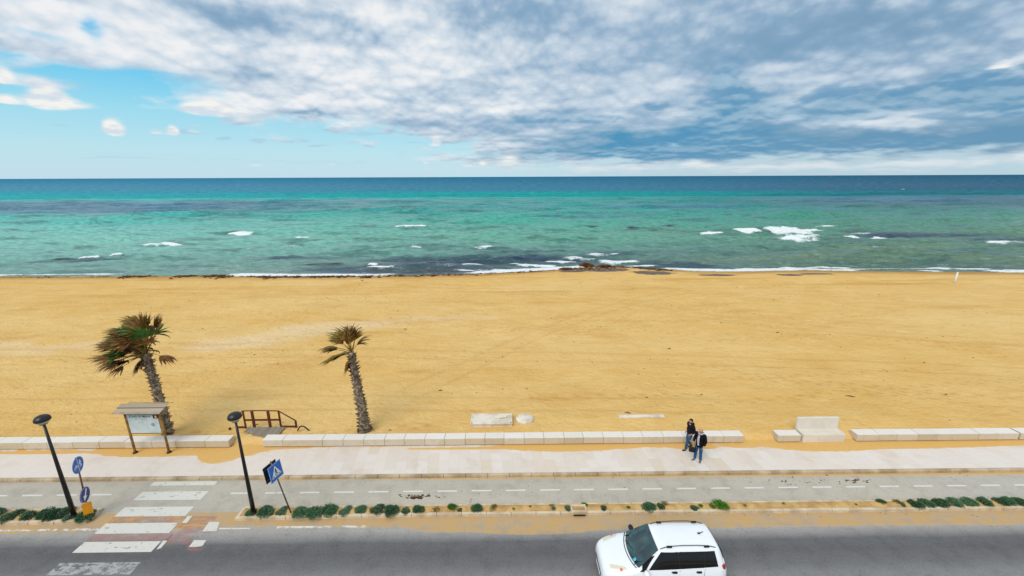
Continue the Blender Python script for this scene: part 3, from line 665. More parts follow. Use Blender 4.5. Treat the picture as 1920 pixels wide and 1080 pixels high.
# ---------------------------------------------------------------- slabs lying on the sand
M_SLAB=simple('old_concrete',(226,216,200),(198,184,160),1.8,.88,.5,9.,lo=.4,hi=.7)
def slabs():
    xa,ya=at(882,805,.2); xb,yb=at(961,803,.2); zc=sand_z((xa+xb)/2,19.9)
    r=empty('concrete_slab',((xa+xb)/2,ya+.45,zc-.03),'rectangular pale concrete slab on a low base, lying on the sand behind the wall','slab')
    w=xb-xa; b=B(); b.box((0,0,.24),(w,.98,.09),bev=.03); b.build('slab_top',M_SLAB,r,flat=True)
    b=B(); b.box((0.02,.02,.09),(w-.06,.90,.20),bev=.02); b.build('slab_base',M_SLAB,r,flat=True)
    for sx in (-1,1):
        b=B(); b.box((sx*(w/2-.09),-.44,.275),(.07,.07,.03),bev=.01); b.build('bolt',M_GAP,r,flat=True)
    b=B(); x,y=at(941,787,.45)
    for k in range(3): b.box((k*.13-.12,random.uniform(-.04,.04),.05),(.24,.16,.10),Matrix.Rotation(random.uniform(-.5,.5),3,'Z')@Matrix.Rotation(random.uniform(-.3,.3),3,'X'),bev=.03)
    o=b.build('stone',M_SLAB,flat=True); o.location=(x,y,zc+.255); tag(o,'small broken stone lying on top of the rectangular slab','stone')
    x,y=at(984,790,.25); b=B(); b.lathe((0,0,0),[(0,-.1),(.47,-.1),(.50,0.),(.49,.06),(.46,.085),(0,.09)],28); 
    o=b.build('round_slab',M_SLAB); o.location=(x,y,sand_z(x,y)+.06); o.rotation_euler=(.10,.05,.2); o.scale=(1,.85,1); tag(o,'round pale concrete cover half sunk in sand, right of the rectangular slab','slab')
    x,y=at(1202,787,.2); x1,_=at(1245,787,.2); b=B(); b.box((0,0,0),((x1-x)*2,.24,.22),bev=.03); o=b.build('stone_beam',M_SLAB,flat=True); o.location=(x,y,sand_z(x,y)-.015); o.rotation_euler=(.05,.006,.012); tag(o,'long pale beam almost buried in sand behind the wall, left of the men','beam')
    # small pale thing and sticks
slabs()
# ---------------------------------------------------------------- street lamps
M_BLACK=simple('black_paint',(20,18,20),(30,26,26),4.,.35,spec=.5); M_GLOBE=simple('frosted_globe',(196,190,160),(170,166,136),5.,.3,spec=.5)
M_LITEGREEN=simple('grey_green_metal',(120,128,108),(96,104,88),4.,.4)
def lamp(px,py,label,tilt=0.):
    x,y=at(px,py,.1); r=empty('street_lamp',(x,y,.08),label,'street lamp','black promenade lamps')
    r.rotation_euler=(0,tilt,0)
    b=B(); b.tube([(0,0,0),(0,0,.9),(0,0,2.4),(0,0,4.25)],[.085,.078,.060,.040],14); b.lathe((0,0,0),[(.13,0),(.13,.03),(.10,.06),(.085,.16)],14); b.build('pole',M_BLACK,r)
    b=B(); b.lathe((0,0,4.22),[(.045,-.04),(.12,.0),(.13,.05),(.07,.1),(.07,.16)],16); b.build('collar',M_LITEGREEN,r)
    b=B(); b.lathe((0,0,4.36),[(0.0,-.12),(.08,-.115),(.15,-.085),(.195,-.04),(.215,.02),(.20,.04)],22); b.build('lamp_globe',M_GLOBE,r)
    b=B(); b.lathe((0,0,4.38),[(.21,.0),(.24,.0),(.245,.025),(.232,.09),(.19,.155),(.11,.20),(0,.215)],26); b.lathe((0,0,4.38),[(0,.19),(.16,.14),(.21,.0)],20); b.build('lamp_cap',M_BLACK,r)
lamp(140,968,'black street lamp at the left, standing in shrubs beside the round blue signs',.0)
lamp(476,962,'black street lamp standing right of the crosswalk, in front of the wooden railing',.0)
# ---------------------------------------------------------------- signs
M_BLUE=simple('sign_blue',(16,98,186),(20,108,196),3.,.35,spec=.4); M_DBLUE=simple('sign_dark_blue',(24,32,112),(30,40,126),3.,.35,spec=.4); M_SWHITE=simple('sign_white',(232,238,240),(222,230,232),3.,.4)
M_GALV=simple('galvanised',(112,104,92),(88,76,62),6.,.5,metal=.4); M_RUST=simple('rusty_pole',(150,98,66),(104,70,52),7.,.6); M_YEL=simple('yellow_panel',(236,158,20),(226,148,24),3.,.45)
M_DARK=simple('sign_back',(30,28,34),(40,38,42),3.,.5); M_GREY=simple('ink_grey',(120,150,150),(140,165,160),5.,.6); M_SBLACK=simple('sign_black',(14,14,18),(20,20,24),5.,.5)
class Plane:
    """maps panel coordinates (a right, b up, n out) into object space"""
    def __init__(s,c,W,U): s.c=Vector(c); s.W=Vector(W).normalized(); s.U=(Vector(U)-s.W*Vector(U).dot(s.W)).normalized(); s.N=s.W.cross(s.U)
    def __call__(s,a,b,n=0.): return s.c+s.W*a+s.U*b+s.N*n
def ppoly(b,P,pts,n0,th=.002): b.poly([P(a,c,n0+th) for a,c in pts],th,P.N)
def disc_pts(r,seg=36,cx=0,cy=0): return [(cx+r*math.cos(2*PI*k/seg),cy+r*math.sin(2*PI*k/seg)) for k in range(seg)]
def ring(b,P,r0,r1,n,seg=36):
    for k in range(seg):
        a,c=2*PI*k/seg,2*PI*(k+1)/seg; b.poly([P(r0*math.cos(a),r0*math.sin(a),n),P(r1*math.cos(a),r1*math.sin(a),n),P(r1*math.cos(c),r1*math.sin(c),n),P(r0*math.cos(c),r0*math.sin(c),n)])
def bar(a,c,w):
    d=Vector((c[0]-a[0],c[1]-a[1])).normalized()*w/2; return [(a[0]+d.y,a[1]-d.x),(c[0]+d.y,c[1]-d.x),(c[0]-d.y,c[1]+d.x),(a[0]-d.y,a[1]+d.x)]
def round_signs():
    x,y=at(168,968,.1); r=empty('road_sign',(x,y,.08),'rusty pole with two round blue signs and a yellow panel at its foot','road sign'); r.rotation_euler=(0,math.radians(4),0)
    b=B(); b.tube([(0,0,0),(0,0,1.3)],.03,10); b.tube([(0,0,1.3),(0,0,2.75)],.028,10); b.build('pole',M_RUST,r)
    W=(-.33,.94,0)
    P=Plane((.04,-.03,2.45),W,(0,-.10,1)); b=B(); ppoly(b,P,disc_pts(.32),0,.02); pn=b.build('round_panel',M_BLUE,r); 
    b=B(); ppoly(b,P,bar((.0,.30),(.0,-.30),.02),.0202)
    # bicycle left, walking pair right
    ring2=lambda cx,cy,rr:[ppoly(b,P,bar((cx+rr*math.cos(k*PI/5),cy+rr*math.sin(k*PI/5)),(cx+rr*math.cos((k+1)*PI/5),cy+rr*math.sin((k+1)*PI/5)),.014),.0202) for k in range(10)]
    ring2(-.21,-.03,.045); ring2(-.08,-.03,.045)
    for q in (((-.21,-.03),(-.17,.05)),((-.17,.05),(-.10,.05)),((-.10,.05),(-.08,-.03)),((-.17,.05),(-.14,-.03)),((-.14,-.03),(-.10,.05)),((-.10,.05),(-.11,.08))): ppoly(b,P,bar(q[0],q[1],.014),.0202)
    ppoly(b,P,disc_pts(.026,10,.12,.13),.0202); ppoly(b,P,[(.09,.10),(.15,.10),(.14,-.01),(.10,-.01)],.0202); ppoly(b,P,bar((.11,0),(.07,-.14),.028),.0202); ppoly(b,P,bar((.13,0),(.17,-.14),.028),.0202); ppoly(b,P,bar((.10,.09),(.05,.0),.02),.0202); ppoly(b,P,bar((.14,.09),(.2,.02),.02),.0202)
    b.build('cycle_and_walker_symbol',M_SWHITE,pn,flat=True,fixn=False)
    P=Plane((.04,-.03,1.08),W,(0,-.08,1)); b=B(); ppoly(b,P,disc_pts(.31),0,.02); pn=b.build('round_panel',M_DBLUE,r)
    b=B(); ring(b,P,.285,.30,.0225)
    ppoly(b,P,bar((.13,.19),(-.04,-.06),.075),.0202); ppoly(b,P,[(-.13,-.20),(-.115,.03),(.085,-.10)],.0202)
    b.build('arrow_symbol',M_SWHITE,pn,flat=True,fixn=False)
    P=Plane((.05,-.05,.46),(-.25,.97,0),(0,-.05,1)); P2=Plane((.05,-.05,.46),(.75,.66,0),(0,0,1))
    b=B(); ppoly(b,P2,[(-.14,-.26),(.14,-.26),(.14,.26),(-.14,.26)],.0,.03); b.build('yellow_panel',M_YEL,r,flat=True)
    b=B(); b.tube([(.0,-.05,.0),(.02,-.05,.2)],.02,8); b.box((.02,-.1,.02),(.42,.05,.05),Matrix.Rotation(.9,3,'Z')); b.box((.05,-.1,.02),(.4,.05,.05),Matrix.Rotation(-.4,3,'Z')); b.build('foot_bracket',simple('rusty_iron',(110,78,58),(80,58,46),6.,.7),r,flat=True)
round_signs()
def cross_sign():
    x,y=at(546,962,.1); r=empty('pedestrian_crossing_sign',(x,y,.08),'leaning square blue pedestrian crossing sign beside the right-hand lamp','road sign'); r.rotation_euler=(0,math.radians(-10.5),0)
    b=B(); b.tube([(0,0,0),(0,0,2.5)],.027,10); b.build('pole',M_GALV,r)
    W=Vector((.12,.68,-.06)); 
    for nm,off,mt in (('sign_panel',(.035,0,2.03),M_BLUE),('rear_sign_panel',(-.13,-.02,2.07),M_DARK)):
        P=Plane(off,W,(-.02,-.18,.68)); b=B(); ppoly(b,P,[(-.33,-.33),(.33,-.33),(.33,.33),(-.33,.33)],0,.02); pn=b.build(nm,mt,r,flat=True)
        if nm=='sign_panel':
            b=B(); 
            for q in (((-.315,-.315),(.315,-.315)),((.315,-.315),(.315,.315)),((.315,.315),(-.315,.315)),((-.315,.315),(-.315,-.315))): ppoly(b,P,bar(q[0],q[1],.012),.0202)
            b.build('border',M_SWHITE,pn,flat=True,fixn=False)
            b=B(); ppoly(b,P,[(-.25,-.20),(.25,-.20),(0,.24)],.0202); tr=b.build('white_triangle',M_SWHITE,pn,flat=True,fixn=False)
            b=B(); f=lambda q,w:ppoly(b,P,bar(q[0],q[1],w),.0225)
            ppoly(b,P,disc_pts(.028,12,.0,.10),.0225); f(((0,.07),(.0,-.04)),.05); f(((0,-.03),(-.06,-.13)),.03); f(((0,-.03),(.07,-.13)),.03); f(((0,.06),(-.07,.0)),.022); f(((0,.06),(.06,-.01)),.022); f(((-.2,-.16),(-.10,-.16)),.03); f(((-.04,-.16),(.04,-.16)),.03); f(((.1,-.16),(.2,-.16)),.03)
            b.build('walker_symbol',M_SBLACK,pn,flat=True,fixn=False)
        else:
            for k in (-.2,.2): b=B(); ppoly(b,P,bar((-.28,k),(.28,k),.03),.0202,.01); b.build('stiffener',M_GALV,pn,flat=True)
cross_sign()
# ---------------------------------------------------------------- notice board
def text_obj(name,txt,size,P,mat,parent,spacing=1.):
    c=bpy.data.curves.new(name,'FONT'); c.body=txt; c.size=size; c.align_x='CENTER'; c.align_y='CENTER'; c.extrude=.001; c.space_character=spacing; c.offset=.002
    t=bpy.data.objects.new(name,c); COL.objects.link(t); bpy.context.view_layer.update()
    me=bpy.data.meshes.new_from_object(t.evaluated_get(bpy.context.evaluated_depsgraph_get())); bpy.data.objects.remove(t); bpy.data.curves.remove(c)
    R_=Matrix((P.W,P.U,P.N)).transposed().to_4x4(); me.transform(Matrix.Translation(P.c)@R_); me.materials.clear(); me.materials.append(mat)
    return link(name,me,parent)
M_POST=simple('weathered_post',(166,128,62),(122,92,46),5.,.8,.4,18.); M_PLANK=simple('grey_plank',(176,160,138),(150,134,114),3.,.85,.4,14.)
def planks(name,c1,c2,axis='y',w=.11):
    m,g=newmat(name); v=g.objco(); x,y,z=g.sep(v); t=y if axis=='y' else x
    n=g.noise(g.vm('MULTIPLY',v,(1.,9.,9.) if axis=='y' else (9.,1.,9.)),1.6,6.,.6)
    w_=g.n('ShaderNodeTexWhiteNoise'); g.put(w_.inputs[0],g.comb(g.m('FLOOR',g.mul(t,1/w)),0.,0.))
    c=g.mix(g.add(g.mul(w_.outputs[0],.6),g.mul(n,.4)),lin(c1),lin(c2)); f=g.m('ABSOLUTE',g.sub(g.m('FRACT',g.mul(t,1/w)),.5))
    c=g.mix(g.mr(f,.42,.49),c,lin((84,68,54))); setp(g,col=c,rough=.85,spec=.2,normal=g.bump(n,.4,.01)); return m
def notice_board():
    xl,y=at(254,849,.12); xr,_=at(319,847,.12); xc=(xl+xr)/2; hw=(xr-xl)/2
    r=empty('notice_board',(xc,y,.11),'wooden notice board with plank roof and faded white panel, in front of the bushy palm','notice board')
    for s in (-1,1):
        b=B(); b.tube([(s*hw,0,0),(s*hw,0,2.36)],.055,12); b.build('post',M_POST,r)
        b=B(); b.lathe((s*hw,0,0),[(.11,0),(.11,.03),(.08,.09),(.06,.1)],12); b.build('post_foot',M_BLACK,r)
        b=B(); b.tube([(s*hw*1.1,-.26,2.33),(s*hw*1.1,.30,2.49)],.03,8); b.build('rafter',M_POST,r)
    b=B(); b.box((0,0,1.62),(2*hw-.1,.04,1.08),bev=.006); b.build('backing',M_POST,r,flat=True)
    m,g=newmat('faded_panel'); v=g.objco(); n=g.noise(v,2.2,6.,.6); c=g.mix(g.mr(n,.4,.65),lin((206,212,212)),lin((184,200,196))); c=g.mix(g.mr(g.sep(v)[2],2.02,2.06),c,lin((150,180,176)))
    c=g.mix(g.mr(g.noise(v,9.,4.),.6,.7,0.,.35),c,lin((140,160,160))); setp(g,col=c,rough=.4,spec=.3)
    b=B(); b.box((0,-.028,1.64),(2*hw-.2,.012,1.0)); pn=b.build('panel',m,r,flat=True)
    P=Plane((-.12,-.0365,2.04),(1,0,0),(0,0,1)); text_obj('panel_title','Città di Mare',.17,P,simple('title_green',(40,84,82),(48,92,86),4.,.6),pn,1.08)
    P=Plane((-.1,-.0365,1.91),(1,0,0),(0,0,1)); text_obj('panel_subtitle','spiaggia e lungomare',.06,P,M_GREY,pn,1.1)
    P=Plane((0,-.034,1.62),(1,0,0),(0,0,1)); b=B(); ppoly(b,P,[(.50,.31),(.76,.31),(.76,.50),(.50,.50)],.0,.003); b.build('logo',simple('logo_brown',(84,30,34),(60,28,32),5.,.6),pn,flat=True)
    b=B(); ppoly(b,P,[(.57,.35),(.70,.35),(.70,.38),(.57,.38)],.0035,.001); ppoly(b,P,disc_pts(.045,14,.635,.42),.0035,.001); b.build('logo_emblem',simple('logo_pink',(232,190,184),(226,180,170),5.,.6),pn,flat=True)
    b=B(); ppoly(b,P,[(-.74,.35),(-.60,.33),(-.60,.49),(-.74,.49)],.0,.003); b.build('small_logo',simple('logo_lilac',(150,160,204),(170,176,214),5.,.6),pn,flat=True)
    b=B()
    for k in range(9): ppoly(b,P,bar((-.68+random.uniform(0,.05),.2-.07*k),(-.1+random.uniform(-.2,.1),.2-.07*k),.012),.0,.001)
    bb=B(); ppoly(bb,P,disc_pts(.10,9,.42,-.02),.0,.001); bb.build('map_print',M_GREY,pn,flat=True)
    b.build('panel_print',simple('faded_print',(176,196,190),(190,204,200),8.,.6),pn,flat=True)
    # roof of overlapping planks, pitched to the front, and a short back slope
    rf=None; mp=planks('roof_plank',(196,182,160),(150,132,108),'y',.5)
    for k in range(5):
        t=k/5.; yy=-.37+.125*k; zz=2.35+.036*k; b=B(); b.box((0.05*k*0+random.uniform(-.02,.02),yy+.08,zz+.04),(2*hw+.62-random.uniform(0,.06),.135,.02),Matrix.Rotation(.28,3,'X'),bev=.004)
        o=b.build('roof_board',mp if k else M_PLANK,r,flat=True)
    b=B(); b.box((.2,.36,2.545),(2*hw+.5,.1,.02),Matrix.Rotation(-.3,3,'X')); b.build('ridge_board',M_PLANK,r,flat=True)
notice_board()
# ---------------------------------------------------------------- wooden railing, boardwalk, hose
M_RAIL=simple('red_brown_timber',(104,44,22),(78,32,16),4.,.6,.3,20.)
def railing():
    Y=19.67; z0=sand_z(-13,19.6); X=lambda px,py:aty(px,py,Y)
    r=empty('wooden_railing',(-13.,Y,z0),'red-brown wooden railing with a sloping end, at the sandy gap in the wall','railing')
    L=lambda p,dy=0.:(p[0]+13.,dy,p[1]-z0)
    top=[X(455,770.5),X(473,770.5),X(503,770.5),X(522,770.5)]
    for i,(px,w) in enumerate(((455,.07),(473,.13),(503,.13),(522,.08))):
        x,zt=X(px,770.5); b=B(); b.box((x+13.,0 if w<.1 else -.05,(zt-z0)/2-.1),(w,.07,zt-z0+.2),bev=.006); b.build('post',M_RAIL,r,flat=True)
    x,zt=X(554,789); b=B(); b.box((x+13,0,(zt-z0)/2-.1),(.08,.08,zt-z0+.2),bev=.006); b.build('post',M_RAIL,r,flat=True)
    x,zt=X(433,800); b=B(); b.box((x+13,-.1,(zt-z0)/2-.1),(.1,.08,zt-z0+.2),bev=.006); b.build('post',M_RAIL,r,flat=True)
    b=B(); b.tube([L(X(455,770.5)),L(X(488,769.8)),L(X(522,770.5))],.028,8); b.build('top_rail',M_RAIL,r)
    b=B(); b.tube([L(X(522,770.5)),L(X(555,789))],.03,8); b.build('sloping_rail',M_RAIL,r)
    b=B(); b.tube([L(X(455,770.5)),L(X(447,776))],.022,8); b.build('sloping_rail',M_RAIL,r)
    for (p,q,h) in (((458,786.5),(524,786),.10),((527,799),(555,798),.10),((444,800.5),(462,799),.10)):
        a,c=X(*p),X(*q); b=B(); b.box(((a[0]+c[0])/2+13,-.055,(a[1]+c[1])/2-z0),(c[0]-a[0],.035,h),bev=.005); b.build('cross_rail',M_RAIL,r,flat=True)
railing()
def boardwalk():
    m=planks('deck_plank',(168,156,140),(128,114,98),'x',.145)
    b=B(); x0,x1=-13.9,-11.95; n=13; w=(x1-x0)/n
    for i in range(n):
        y0=18.75+.45*max(0,(.62-i/n))*1.6+random.uniform(-.05,.05)
        zc=.36; b.box((x0+w*(i+.5)+12.9,(y0+19.62)/2-19.2,0),(w-.018,19.62-y0,.035),Matrix.Rotation(.03,3,'X')@Matrix.Rotation(random.uniform(-.01,.01),3,'Z'),bev=.004)
    o=b.build('boardwalk',m,flat=True); o.location=(-12.9,19.2,sand_z(-12.9,19.3)+.07); tag(o,'short grey plank boardwalk half covered by sand, below the wooden railing','boardwalk')
    b=B(); x,y=at(560,807,.3); z=sand_z(x,y); pts=[]
    for k in range(12):
        t=k/11; px=558+t*22; py=807-8*math.sin(PI*min(1,t*1.05)**.8); X_,Z_=aty(px,py,y); pts.append((X_-x,.0,Z_-z))
    b.tube(pts,.035,8); o=b.build('hose_loop',M_BLACK); o.location=(x,y,z); tag(o,'black bent hose sticking out of the sand, right of the wooden railing','hose')
boardwalk()
# ---------------------------------------------------------------- drain in the median
def drain():
    x,y=at(1086,962,.1); r=empty('drain_box',(x,13.98,.1),'small concrete drain box with rusty grate, set in the median behind the car','drain')
    b=B(); b.box((0,.16,0),(.62,.10,.18),bev=.01); b.box((0,-.16,0),(.62,.12,.18),bev=.01); b.box((-.28,0,0),(.06,.2,.17)); b.box((.28,0,0),(.06,.2,.17)); b.build('frame',M_KERB,r,flat=True)
    b=B(); 
    for k in range(7): b.box((-.22+k*.073,0,.02),(.022,.22,.02))
    b.build('grate',M_RUST,r,flat=True)
    b=B(); b.box((0,-.262,-.03),(.48,.012,.06)); b.build('inlet_slot',M_BLACK,r,flat=True)
drain()
# ---------------------------------------------------------------- palms
def mat_leaf(name,cols):
    m,g=newmat(name); v=g.objco(); n=g.noise(v,7.,4.,.6); oi=g.n('ShaderNodeObjectInfo').outputs['Random']
    c=g.ramp(g.add(g.mul(n,.75),g.mul(oi,.3)),[(0.25,lin(cols[0])),(.5,lin(cols[1])),(.72,lin(cols[2])),(.9,lin(cols[3]))])
    setp(g,col=c,rough=.6,spec=.25); return m
M_FG=mat_leaf('palm_green',[(34,56,18),(62,96,32),(108,124,50),(170,150,80)]); M_FD=mat_leaf('palm_dry',[(62,36,16),(116,78,38),(164,120,66),(212,178,120)]); M_FM=mat_leaf('palm_olive',[(72,60,22),(118,96,38),(156,124,56),(196,160,92)])
M_TRUNK=simple('palm_trunk',(168,152,130),(92,78,64),5.,.95,.7,14.,dist=.03,lo=.38,hi=.6); M_STUB=simple('palm_stub',(134,112,86),(72,56,42),6.,.95)
def frond(parent,base,az,el,lp,lb,mat,wind=(-1,0,0),wk=.10,drop=.10,spread=1.35,nseg=17,fold=0.):
    """petiole with a fan of narrow blades blown by the wind"""
    rd=random; p=Vector(base); d=Vector((math.cos(az)*math.cos(el),math.sin(az)*math.cos(el),math.sin(el))); W=Vector(wind)
    pts=[p.copy()]
    for k in range(6): d=(d+W*wk*.5+Vector((0,0,-drop*.35))).normalized(); p=p+d*lp/6; pts.append(p.copy())
    b=B(); b.tube(pts,[.022,.02,.017,.015,.013,.012,.01],5,cap=False)
    up=Vector((0,0,1)); s=d.cross(up); s=s.normalized() if s.length>.1 else Vector((0,1,0)); n=s.cross(d).normalized()
    for k in range(nseg):
        a=(k/(nseg-1)-.5)*2*spread+rd.uniform(-.05,.05); L=lb*(1-.30*abs(a)/spread)*rd.uniform(.8,1.12)
        q=p.copy(); dd=(d*math.cos(a)+s*math.sin(a)+n*(.30*math.cos(a*1.2)-.1)).normalized(); st=L/7
        rows=[]; wv=rd.uniform(.7,1.3)
        for j in range(8):
            t=j/7; wd=(.020+.030*math.sin(min(1,t*1.6)*PI*.5)) if t<.45 else .050*(1-t)/.55*.9+.004
            sd=dd.cross(n); sd=(sd.normalized() if sd.length>.05 else s)*wd
            rows.append((q-sd,q+sd+n*.008)); 
            dd=(dd+W*wk*wv*(.55+t)+Vector((0,0,-drop*(.25+1.7*t)))+Vector((rd.uniform(-.05,.05),rd.uniform(-.05,.05),rd.uniform(-.05,.05)))).normalized(); q=q+dd*st
        b.grid([[r_[0] for r_ in rows],[r_[1] for r_ in rows]])
    return b.build('frond',mat,parent,fixn=False)
def trunk(parent,pts,rad,stub):
    b=B(); P=[Vector(p) for p in pts]; n=40; C_=[]; R_=[]
    for i in range(n+1):
        t=i/n*(len(P)-1); k=min(int(t),len(P)-2); f=t-k; C_.append(P[k].lerp(P[k+1],f)); R_.append((rad[k]*(1-f)+rad[k+1]*f)*random.uniform(.9,1.1))
    b.tube(C_,R_,14); b.mi=1
    L=(P[-1]-P[0]).length; cnt=int(L*stub)
    for i in range(cnt):
        t=i/cnt; k=t*n; c=C_[int(k)]; r_=R_[int(k)]; a=i*2.4+random.uniform(-.2,.2); o=Vector((math.cos(a),math.sin(a),0)); sd=Vector((-o.y,o.x,0))
        l=random.uniform(.06,.17)+(.05 if t>.75 else 0); w=.045; p0=c+o*(r_*.85); p1=c+o*(r_+l*.55)+Vector((0,0,l*random.uniform(.1,.5))); p2=c+o*(r_+l)+Vector((0,0,l*random.uniform(.3,1.)))
        v=[b.bm.verts.new(q) for q in (p0-sd*w,p0+sd*w,p0+sd*w*.8+Vector((0,0,.06)),p0-sd*w*.8+Vector((0,0,.06)),p1-sd*w*.6,p1+sd*w*.6,p1+Vector((0,0,.035)),p2)]
        for q in ((0,1,5,4),(1,2,6,5),(3,0,4,6),(4,5,7),(5,6,7),(6,4,7),(2,3,6)): b._f([v[x] for x in q])
    return b.build('trunk',[M_TRUNK,M_STUB],parent)
def palm_a():
    x,y=at(315,812,.3); z=sand_z(x,y); r=empty('palm_tree',(x,y,z-.05),'large bushy palm with green and brown wind-blown crown, behind the notice board','palm tree','palms on the beach')
    top=(-.12,0,4.55); trunk(r,[(0,0,0),(.0,0,1.2),(-.03,0,2.6),(-.10,0,3.8),top],[.26,.20,.18,.17,.15],46)
    rd=random; rd.seed(21)
    for i in range(86):
        u=rd.random()
        az=PI+rd.uniform(-1.25,1.25) if u<.74 else rd.uniform(-PI,PI); el=rd.uniform(-.25,1.45) if abs(az-PI)<1.3 else rd.uniform(.85,1.5)
        lp=rd.uniform(.75,1.35); lb=rd.uniform(.75,1.05); low=el<.35
        m=M_FD if (low or rd.random()<.52) else (M_FG if rd.random()<.58 else M_FM)
        frond(r,(top[0]+rd.uniform(-.12,.1),rd.uniform(-.12,.12),top[2]+rd.uniform(-.15,.25)),az,el,lp,lb,m,wk=rd.uniform(.10,.26),drop=rd.uniform(.04,.16) if not low else .16)
    for i in range(7): frond(r,(top[0],0,top[2]+.15),PI*.5+rd.uniform(-.5,.5)*2-.2,rd.uniform(1.0,1.45),1.15,.85,M_FD if i%2 else M_FM,wk=-.02,drop=.03,spread=.7)
    for i in range(3): frond(r,(top[0]+.1,0,top[2]+.1),.35+rd.uniform(-.3,.3),1.05,1.2,.7,M_FD,wk=-.0,drop=.02,spread=.4,nseg=9)
    frond(r,(top[0]+.1,-.05,top[2]+.05),-.15,.15,.75,.85,M_FD,wk=-.12,drop=.26,spread=1.1,nseg=22)
    for i in range(8): frond(r,(top[0],0,top[2]-.10-.04*i),PI+rd.uniform(-.9,.9),-.4,.4,.7,M_FD,wk=.08,drop=.3,spread=.8,nseg=11)
palm_a()
def palm_b():
    x,y=at(684,806,.3); z=sand_z(x,y); r=empty('palm_tree',(x,y,z-.05),'small sparse palm with a shaggy grey trunk and thin crown, behind the central wall','palm tree','palms on the beach')
    top=(-.26,0,4.45); trunk(r,[(0,0,0),(-.02,0,.9),(-.10,0,2.2),(-.2,0,3.4),top],[.27,.22,.20,.17,.11],60)
    b=B(); b.tube([(.1,-.2,.1),(.35,-.25,.16),(.62,-.22,.2)],[.05,.035,.015],6); b.lathe((0,0,0),[(.42,0),(.40,.08),(.3,.16)],16); b.build('root_base',M_STUB,r)
    rd=random; rd.seed(5)
    for i in range(13): frond(r,(top[0],0,top[2]),rd.uniform(-.7,PI+.7),rd.uniform(.95,1.5),rd.uniform(.45,.75),rd.uniform(.75,1.0),(M_FM,M_FD,M_FM,M_FG)[i%4],wk=rd.uniform(-.12,.22),drop=rd.uniform(.0,.14),spread=rd.uniform(.6,1.1),nseg=15)
    for az,el,lp,lb in ((PI+.1,.55,.85,.85),(PI-.25,.4,.8,.75),(PI+.35,.0,.7,.9),(PI+.0,-.1,.5,.8),(PI-.5,-.1,.35,.7)): frond(r,(top[0],0,top[2]-.05),az,el,lp,lb,M_FM if el>-.1 else M_FD,wk=.12,drop=.16,spread=.75,nseg=20); frond(r,(top[0],.05,top[2]),az+.12,el+.12,lp*.9,lb*.9,M_FM,wk=.10,drop=.18,spread=.6,nseg=14)
    for i in range(4): frond(r,(top[0],-.05,top[2]-.2-.1*i),PI+rd.uniform(-.8,.8),-.7,.2,.8,M_FD,wk=.05,drop=.35,spread=.5,nseg=10)
palm_b()
# ---------------------------------------------------------------- shrubs in the median
def shrub_mesh(seed,n,dense=1.):
    r=np.random.RandomState(seed); V=[];F=[]
    lob=[(r.uniform(-.35,.35),r.uniform(-.25,.25),r.uniform(.55,.8)) for _ in range(5)]
    for i in range(n):
        cx,cy,cr=lob[r.randint(5)]; a=r.uniform(0,2*PI); e=math.asin(r.uniform(0,1)); rr=cr*(r.uniform(.55,1.)**.5)*r.uniform(.85,1.12)
        o=np.array([math.cos(a)*math.cos(e),math.sin(a)*math.cos(e),math.sin(e)]); p=np.array([cx,cy,0])+o*rr*np.array([.75,.75,.62])
        d=o+r.normal(0,.5,3); d/=np.linalg.norm(d); s=np.cross(d,r.normal(0,1,3)); s/=np.linalg.norm(s); L=r.uniform(.09,.17); w=r.uniform(.022,.045); k=len(V)
        V+= [p-d*L*.5,p+s*w,p+d*L*.6,p-s*w]; F.append((k,k+1,k+2,k+3))
    me=bpy.data.meshes.new('foliage'); me.from_pydata([tuple(v) for v in V],[],F); return me
def mat_shrub(name,cs):
    m,g=newmat(name); v=g.objco(); oi=g.n('ShaderNodeObjectInfo').outputs['Random']; n=g.noise(v,6.,4.,.6)
    setp(g,col=g.ramp(g.add(g.mul(n,.8),g.mul(oi,.25)),[(.3,lin(cs[0])),(.52,lin(cs[1])),(.72,lin(cs[2])),(.9,lin(cs[3]))]),rough=.65,spec=.2); return m
M_SH=[mat_shrub('grey_green_shrub',[(54,76,54),(90,118,90),(118,146,118),(150,170,144)]),mat_shrub('deep_green_shrub',[(46,76,50),(74,112,78),(100,138,102),(136,164,130)]),mat_shrub('bright_green_weed',[(40,84,18),(66,122,30),(90,144,44),(130,150,80)]),mat_shrub('dry_scrub',[(96,86,40),(124,112,62),(150,134,84),(176,156,110)])]
M_STEM=simple('shrub_stem',(84,62,44),(60,44,32),8.,.9)
